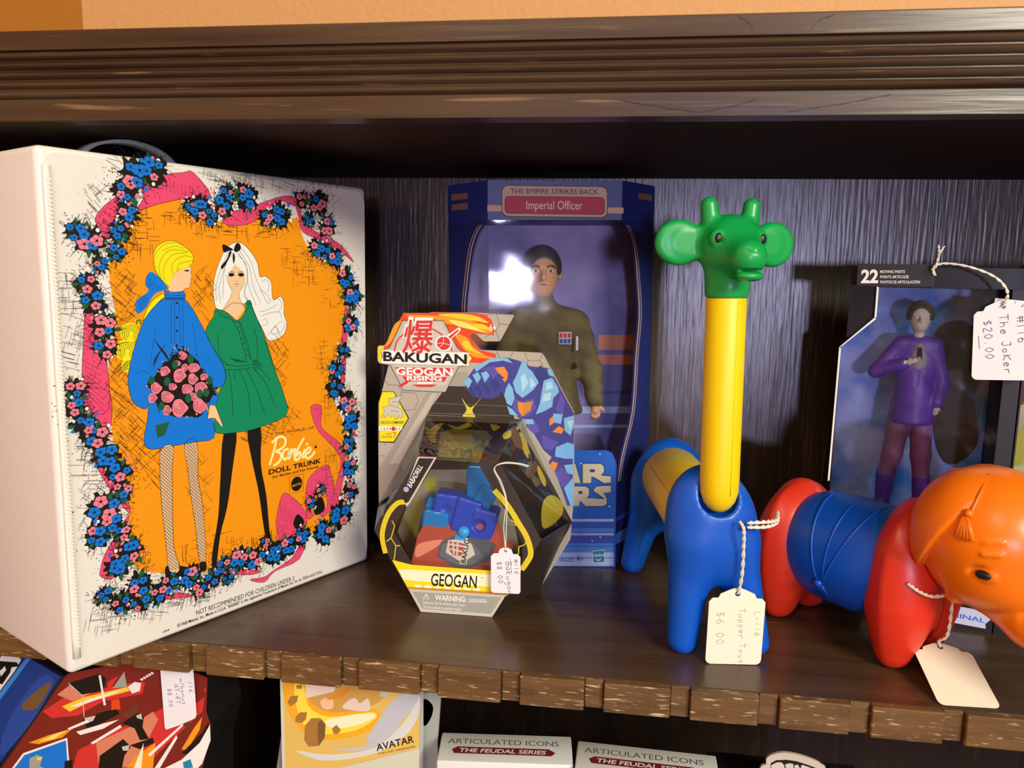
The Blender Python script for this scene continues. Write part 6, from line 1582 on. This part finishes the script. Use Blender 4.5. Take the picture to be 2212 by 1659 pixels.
mb.add([fj(*edge[0], 0), fj(WJ[0][0], .047, 0), fj(WJ[0][0], .047, -.056), fj(*edge[0], -.056)], [(0, 1, 2, 3)], M_CLEAR2)
film(mb, (.033, .047, .112, .267), 14, 40, .0008, 4.2, lambda a, b, w: fj(a, b, -.0012+w), M_CLEARJ)
film(mb, (.0078, .047, .033, .2185), 6, 30, .0008, 5.2, lambda a, b, w: fj(a, b, -.0012+w), M_CLEARJ)
mb.add([fj(.0078, .2185, -.0012), fj(.033, .2185, -.0012), fj(.033, .2425, -.0012)], [(0, 1, 2)], M_CLEAR)
mb.add([fj(.112, .047, -.0012), fj(.122, .047, -.0012), fj(.122, .17, -.0012), fj(.1125, .266, -.0012)], [(0, 1, 2, 3)], M_CLEAR)
mb.build('window_film', JB)
fdj = lambda x, y, z: fj(x, z, y)
FD = thing('suited_doll', 'dark-haired doll in purple suit with hand raised to its collar, inside the right carton', 'doll', fj(.065, .082, -.028))
JX, JY = .0655, -.029; hj = (.0655, JY+.001, .243)
def jb(P):
    d = doll_head(P, hj, .0235)
    d = smin(d, ellip(P, (JX, JY, .205), (.011, .007, .018)), .006); d = smin(d, ellip(P, (JX, JY, .178), (.010, .007, .014)), .006)
    for s in (1, -1): d = smin(d, caps(P, (JX+s*.006, JY, .172), (JX-.002+s*.013, JY, .088), .006, .0035), .004)
    d = smin(d, smin(caps(P, (JX-.013, JY, .22), (JX-.029, JY+.003, .198), .0035, .003), caps(P, (JX-.029, JY+.003, .198), (JX-.006, JY+.012, .207), .003, .0025), .002), .003)
    d = smin(d, smin(caps(P, (JX+.013, JY, .22), (JX+.02, JY-.002, .19), .0035, .003), caps(P, (JX+.02, JY-.002, .19), (JX+.017, JY+.006, .172), .003, .0025), .002), .003)
    d = smin(d, hand(P, (JX-.006, JY+.012, .207), (.9, .1, .4), .009), .0015)
    return smin(d, hand(P, (JX+.017, JY+.006, .172), (-.1, .1, -1), .009), .0015)
mb = MB(); solid(mb, jb, (.03, -.045, .08), (.095, -.008, .262), .0009, M_PALE, fdj); mb.build('body', FD)
def jhair(P):
    x, y, z = hj; s = .0235
    d = ellip(P, (x, y-.02*s, z+.1*s), (.44*s, .46*s, .49*s)); d = smax(d, -ellip(P, (x, y+.5*s, z-.04*s), (.32*s, .42*s, .38*s)), .02*s)
    return smax(d, -ellip(P, (x, y+.15*s, z-.5*s), (.6*s, .6*s, .5*s)), .02*s)
mb = MB(); solid(mb, jhair, (.05, -.045, .235), (.082, -.012, .262), .0007, mat('dark_brown_hair', '#3f3a30', .5), fdj); mb.build('hair', FD)
def jcoat(P):
    d = smin(ellip(P, (JX, JY, .207), (.0165, .0095, .02)), smax(caps(P, (JX, JY, .195), (JX, JY, .160), .013, .0165), -(P[..., 2]-.157), .002), .006)
    d = smin(d, caps(P, (JX-.011, JY, .2215), (JX+.011, JY, .2215), .006, .006), .005)
    d = smin(d, smin(caps(P, (JX-.013, JY, .22), (JX-.029, JY+.003, .198), .006, .0056), caps(P, (JX-.029, JY+.003, .198), (JX-.010, JY+.011, .2055), .0056, .0045), .003), .003)
    d = smin(d, smin(caps(P, (JX+.013, JY, .22), (JX+.02, JY-.002, .19), .006, .0055), caps(P, (JX+.02, JY-.002, .19), (JX+.017, JY+.006, .176), .0055, .005), .003), .003)
    return smax(d, -caps(P, (JX+.001, JY+.016, .228), (JX+.001, JY+.016, .19), .0075, .003), .001)
mb = MB(); solid(mb, jcoat, (.025, -.048, .15), (.1, -.008, .235), .001, M_PURP, fdj); mb.build('coat', FD)
mb = MB(); solid(mb, lambda P: ellip(P, (JX+.001, JY+.0062, .203), (.0072, .0052, .02)), (.05, -.04, .175), (.08, -.01, .228), .0009, mat('grey_waistcoat', '#8a8494', .6), fdj); mb.build('waistcoat', FD)
mb = MB(); mb.add([fdj(JX+.001+x, JY+.0108, .2195+z) for x, z in ((-.0015, 0), (.0015, 0), (.0028, -.012), (.0005, -.017), (-.002, -.012))], [(0, 1, 2, 3, 4), (4, 3, 2, 1, 0)], pm('bk')); mb.tube([fdj(JX-.0105, JY+.0105, .2025), fdj(JX-.0085, JY+.0155, .2085)], .0014, M_WHITECARD, 8); mb.build('tie', FD)
def jtr(P):
    d = 1.0
    for s in (1, -1): d = smin(d, smin(caps(P, (JX+s*.0068, JY, .172), (JX-.001+s*.0105, JY+.001, .13), .0095, .0075), caps(P, (JX-.001+s*.0105, JY+.001, .13), (JX-.002+s*.0135, JY, .108), .0075, .0062), .003), .003)
    return d
mb = MB(); solid(mb, jtr, (.035, -.048, .095), (.095, -.012, .185), .001, M_PURP2, fdj); mb.build('trousers', FD)
for s in (1, -1):
    mb = MB(); solid(mb, lambda P: smin(caps(P, (JX-.002+s*.0135, JY, .112), (JX-.002+s*.014, JY, .087), .007, .0055), caps(P, (JX-.002+s*.014, JY, .0855), (JX-.002+s*.015, JY+.010, .0845), .0052, .0042), .003), (.035, -.05, .075), (.1, -.005, .125), .001, M_PURP, fdj); mb.build('boot', FD)
mb = MB(); mb.bevbox((.03, .0475, -.05), (.11, .0795, -.012), .003, mat('black_stand', '#161515', .3), fj)
tag(mb.build('doll_stand', None, fj(.07, .0475, -.03)), 'low black stand block under the purple-suited doll', 'stand')
# neighbouring carton, cut by the picture edge
J2 = thing('figure_carton', 'black carton with tan and green insert at the right edge, beside the purple-suited doll', 'toy box', fj(.19, 0, 0))
mb = MB(); mb.box((.1345, 0, -.062), (.245, .2835, -.058), M_BLACKCARD, fj); mb.box((.1345, .2672, -.057), (.245, .286, -.004), M_BLACKCARD, fj); mb.box((.1345, 0, -.058), (.245, .05, -.0012), M_BLACKCARD, fj)
mb.box((.1345, .05, -.058), (.1356, .2668, -.0012), M_BLACKCARD, fj); mb.box((.2435, .05, -.058), (.245, .2668, -.0012), M_BLACKCARD, fj)
mb.box((.146, .268, -.004), (.158, .2855, -.0035), pm('bl'), fj); mb.build('carton_body', J2)
mb = MB(); mb.box((.1356, .05, -.056), (.2435, .266, -.055), M_TANB, fj)
for P, cc in ((((.137, .12), (.15, .125), (.165, .155), (.150, .16), (.137, .14)), 'ol2'), (((.138, .17), (.147, .175), (.15, .21), (.139, .205)), 'br'), (((.14, .07), (.18, .075), (.19, .11), (.15, .115)), 'sl'), (((.137, .15), (.145, .155), (.143, .165), (.137, .162)), 'cr')):
    mb.add([fj(x, y, -.0548) for x, y in P], [tuple(range(len(P)))], pm(cc))
mb.build('backdrop', J2)
mb = MB(); film(mb, (.1358, .05, .2433, .2668), 20, 40, .0008, 7.7, lambda a, b, w: fj(a, b, -.0014+w)); mb.build('window_film', J2)

# ============================================================ price tags
def price_tag(label, fr, w, h, scallop, paper, strokes, strings, group='string price tags'):
    base = fr(0, 0, 0); t = thing('price_tag', label, 'price tag', base, group)
    mb = MB(); P, hole = tag_outline(w, h, scallop); mb.prism([P, hole], -.0003, 0, paper, fr)
    A = Art(mb, fr, .00004, .00004)
    for (m, txt, x, y, dx, dy, H, lw) in strokes: pen(A, m, txt, x, y, dx, dy, H, lw)
    mb.build('card', t)
    mb = MB()
    for P, tw, r in strings: string(mb, P, r, tw)
    mb.build('string', t)
    return t
t1 = frame((-.0793, .0805, .0232), (1, .02, .02), (0, 0, 1))
price_tag('small white price tag hanging in front of the hexagonal toy pack', t1, .0232, .0372, False, M_PAPERW,
  [(M_INK, '#116', 62, 285, .08, -1, 34, 3.0), (M_INK, '____', 36, 290, .1, -1, 34, 2.4), (M_INK, 'Bakugan', 0, 265, .06, -1, 42, 3.4), (M_INK, '$8.00', -72, 262, .08, -1, 40, 3.4)],
  [([t1(0, .0345, .0004), t1(-.0012, .055, .0015), t1(.0006, .075, .002), t1(-.004, .09, .002), t1(-.0088, .1003, .001), t1(-.002, .1045, .001), t1(.009, .104, -.001), t1(.017, .1015, -.003)], False, .0004),
   ([t1(0, .0345, .0004), t1(.0008, .055, .0015), t1(.0012, .075, .002), t1(-.0028, .09, .002), t1(-.0082, .1008, .0015), t1(-.001, .1053, .001), t1(.01, .1046, -.001), t1(.018, .1022, -.003)], False, .0004)])
t2 = frame((.0898, .0405, .0004), (1, .12, .004), (-.12, -.055, 1))
price_tag('cream price tag with pencil writing hanging from the toy giraffe neck', t2, .0392, .0575, True, M_PAPER,
  [(M_PENCIL, 'L-116', 125, 410, .05, -1, 42, 3), (M_PENCIL, 'Tupper Toys', 15, 430, .06, -1, 43, 3.4), (M_PENCIL, '$6.00', -140, 405, .05, -1, 56, 3.4)],
  [([t2(0, .0535, .0005), t2(.0006, .07, .004), t2(-.0006, .09, .007), t2(-.002, .104, .009), t2(-.0035, .1075, .004)], True, .00075),
   ([gf(.007, -.028, .108), gf(.018, -.0285, .109), gf(.028, -.02, .108), gf(.0335, -.006, .109)], True, .0009), ([gf(.007, -.028, .105), gf(.018, -.0285, .1055), gf(.028, -.02, .1055), gf(.034, -.006, .106)], True, .0009)])
t3 = frame((.2345, .0095, .0007), (1, .05, .0), (-.05, 1, .38))
price_tag('blank white price tag leaning sideways in front of the toy elephant', t3, .0385, .0530, True, M_PAPER, [],
  [([t3(0, .0495, .0005), t3(-.001, .0515, .004), ef(.0785, -.003, .030), ef(.0805, -.005, .048), ef(.0815, -.008, .066)], True, .0007), ([ef(.066, -.036, .070), ef(.072, -.033, .066), ef(.0775, -.026, .063), ef(.0815, -.014, .063)], True, .0008)])
t4 = frame(fj(.1195, .2, .006), (.963, -.27, .055), (.05, 0, 1))
price_tag('white price tag with pen writing on a looped string in front of the black cartons', t4, .037, .0588, True, M_PAPERW,
  [(M_INKB, '#116', 85, 480, .1, -1, 56, 4), (M_INKB, 'The JoKer', -25, 490, .12, -1, 56, 4), (M_INKB, '$20.00', -125, 450, .1, -1, 54, 4), (M_INKB, '__', -150, 330, .1, -1, 50, 3)],
  [([t4(0, .0547, .001), t4(.002, .065, .002), t4(-.006, .076, .002), t4(-.022, .084, .002), t4(-.038, .0875, 0), t4(-.046, .085, 0), t4(-.045, .079, -.001)], True, .0007), ([t4(-.045, .0845, .0), t4(-.043, .094, .001), t4(-.0435, .101, .002)], True, .0006), ([t4(-.043, .094, .001), t4(-.0395, .1005, .001)], True, .0005)])
t5 = frame(fj(.1265, .211, .0035), (.963, -.27, -.09), (.05, 0, 1))
o5 = thing('price_tag', 'square white price tag mostly hidden behind the written tag at right', 'price tag', t5(0, 0), 'string price tags')
mb = MB(); mb.prism([[(-.0195, 0), (.0195, 0), (.0195, .048), (-.0195, .048)]], -.0003, 0, M_PAPERW, t5); A = Art(mb, t5, .00004, .00004)
pen(A, M_INKB, '116', -150, 410, 1, 0, 60, 3.5); mb.build('card', o5)

# ============================================================ lower shelf
fr_ = frame((-.36, .03, -.1), (1, 0, 0), (0, 0, 1))
RB = thing('slanted_carton', 'slanted carton with red battle picture and blue side under the white trunk', 'toy box', (-.4, .05, -.32))
E_ = art_get('redbox', 'edge')
E_ = [(-.0662, .0484), (.013, .070), (.0571, .0589), (.0549, .0307), (.0582, .0202), (.056, .0047), (.0499, -.0136), (.048, -.060), (.03, -.22), (-.12, -.22), (-.1385, -.0508)]
mb = MB(); mb.prism([E_], -.05, 0, M_BLACKCARD, fr_); Art(mb, fr_, .00006, .00003).draw('redbox'); mb.build('printed_front', RB)
e = Vector((-.0612, 0, -.0818)); nb = Vector((-.35, -.9, .262)).normalized(); vb = (-e).normalized(); ub = vb.cross(nb); fb = frame((-.4264, .03, -.0515), ub, vb)
mb = MB(); BE = [(-.0006, -.0011), (-.0391, -.023), (-.0531, -.0346), (-.0678, -.0509), (-.0777, -.0737), (-.06, -.102), (-.0006, -.102)]
mb.prism([BE], -.004, -.0002, M_NAVYD, fb); Art(mb, fb, .00006, .00003).draw('bluep'); mb.build('blue_side', RB)
t6 = frame((-.3245, .026, -.081), (1, 0, .03), (.02, 0, 1))
o6 = thing('price_tag', 'white price tag with blue writing hanging on the red battle carton', 'price tag', t6(0, 0), 'string price tags')
mb = MB(); mb.prism([[(-.0135, -.002), (-.0125, -.004), (.0, .001), (.0125, .0075), (.0138, .0105), (.0138, .05), (-.0135, .05)]], -.0003, 0, M_PAPERW, t6); A = Art(mb, t6, .00004, .00004)
pen(A, M_INKB, '/16', 88, 380, .05, -1, 34, 3); pen(A, M_INKB, 'w/bonus', 20, 400, .05, -1, 34, 3); pen(A, M_INKB, 'AT-RT', -30, 350, .05, -1, 36, 3); pen(A, M_INKB, '$8.00', -90, 310, .05, -1, 34, 3); mb.build('card', o6)
fk = frame((-.25, .05, -.1), (1, 0, 0), (0, 0, 1))
BK = thing('picture_book', 'yellow picture book with fire swirl and brown rocks standing on lower shelf', 'book', (-.195, .06, -.32))
mb = MB(); mb.box((-.0025, -.22, -.012), (.1095, .072, -.0005), M_WHITECARD, fk); mb.build('page_block', BK)
mb = MB(); mb.box((-.0035, -.22, -.0008), (.1095, .0728, 0), pm('pale'), fk); mb.box((-.0035, -.22, -.013), (-.0025, .0728, -.0008), M_BLACKCARD, fk); Art(mb, fk, .00006, .00003).draw('book'); mb.build('cover', BK)
GP = thing('blister_card', 'pale grey blister card standing behind the yellow picture book', 'toy pack', (-.19, .08, -.32))
mb = MB(); P = [(-.045, -.22), (-.006, .0245), (.02, .04), (.112, .042), (.1145, .046), (.121, .046), (.1225, .041), (.120, .0), (.128, -.22)]
fg = frame((-.25, .066, -.1), (1, 0, 0), (0, 0, 1)); mb.prism([P], -.003, 0, mat('pale_grey_card', '#a3a499', .45), fg)
mb.add([fg(x, y, .0004) for x, y in ((.1095, .033), (.115, .031), (.113, .022), (.1095, .018))], [(3, 2, 1, 0), (0, 1, 2, 3)], pm('yb')); mb.add([fg(x, y, .0003) for x, y in cat([(.1085, .036), (.116, .032), (.115, .022), (.109, .014)], True, 4)], [tuple(range(16)), tuple(range(16))[::-1]], pm('bk')); mb.build('card', GP)
# two white window-less cartons, front edges just behind the shelf edge
for k, (x0, x1, y0, dy, z, rz, lab) in enumerate(((-.1222, -.0195, .030, .037, -.0905, .11, 'white lettered carton nearest the yellow picture book'), (-.0195, .0865, .0335, .037, -.0885, -.02, 'white lettered carton nearest the pale emblem card'))):
    wb = frame((x0, y0, z), (math.cos(rz), math.sin(rz), 0), (-math.sin(rz), math.cos(rz), 0)); L = (x1-x0)/math.cos(rz)-.001
    t = thing('white_carton', lab, 'toy box', wb(L/2, .02, -.2315 if k else -.2295), 'white lettered cartons')
    mb = MB(); mb.bevbox((0, 0, -.2295 if k == 0 else -.2315), (L, dy, 0), .0012, M_WHITECARD, wb, 2)
    A = Art(mb, wb, .00006, .0001)
    S_ = lambda v: int(v*1e4)
    A.text(pm('gy2'), 1, 'ARTICULATED ICONS', S_(.006), S_(.0225), S_(L-.01), S_(.0225), 62)
    A.fill(pm('rd') if False else mat('maroon_print%d' % k, '#7c1f2c', .5), 1, [[(S_(.012), S_(.010)), (S_(L-.016), S_(.010)), (S_(L-.013), S_(.014)), (S_(L-.018), S_(.0185)), (S_(.014), S_(.0185)), (S_(.010), S_(.015))]])
    A.text(pm('wh'), 2, 'THE FEUDAL SERIES', S_(.016), S_(.0118), S_(L-.02), S_(.0118), 46, .15, 2)
    A.text(pm('gy2'), 1, 'DELUXE', S_(.006), S_(.032), S_(.022), S_(.032), 18) if False else None
    wf = frame(wb(0, 0, 0), (math.cos(rz), math.sin(rz), 0), (0, 0, 1)); A2_ = Art(mb, wf, .00006, .0001)
    A2_.text(pm('gy2'), 1, 'ARTICULATED ICONS', S_(.016), S_(-.012), S_(L-.014), S_(-.012), 70)
    A2_.fill(bpy.data.materials['maroon_print%d' % k], 1, [[(S_(.016), S_(-.027)), (S_(L-.016), S_(-.027)), (S_(L-.016), S_(-.018)), (S_(.016), S_(-.018))]])
    A2_.text(pm('wh'), 2, 'THE FEUDAL SERIES', S_(.02), S_(-.0255), S_(L-.02), S_(-.0255), 55, .15, 2)
    mb.build('carton_body', t)
fe = frame((.17, .06, -.1), (1, 0, 0), (0, 0, 1))
EB = thing('emblem_carton', 'black carton with rounded pale emblem rising above its top edge', 'toy box', (.142, .08, -.32))
mb = MB(); mb.box((-.085, -.22, -.05), (.03, -.012, -.001), M_BLACKCARD, fe); mb.build('carton_body', EB)
mb = MB(); P = cat([(-.0528, .0102), (-.0515, .013), (-.0487, .0144), (-.0489, .0182), (-.047, .0212), (-.0421, .0238), (-.035, .0252), (-.0242, .0241), (-.0133, .0209), (-.0089, .0182), (-.0062, .0155), (-.0054, 0), (-.0100, -.018), (-.03, -.024), (-.05, -.018), (-.056, 0)], True, 3)
mb.prism([P], -.001, .0012, mat('pale_emblem', '#c9bdae', .5), fe); Art(mb, fe, .00008, .0012).draw('emblem'); mb.build('emblem', EB)

for o in bpy.data.objects:
    if '_b' in o: del o['_b']
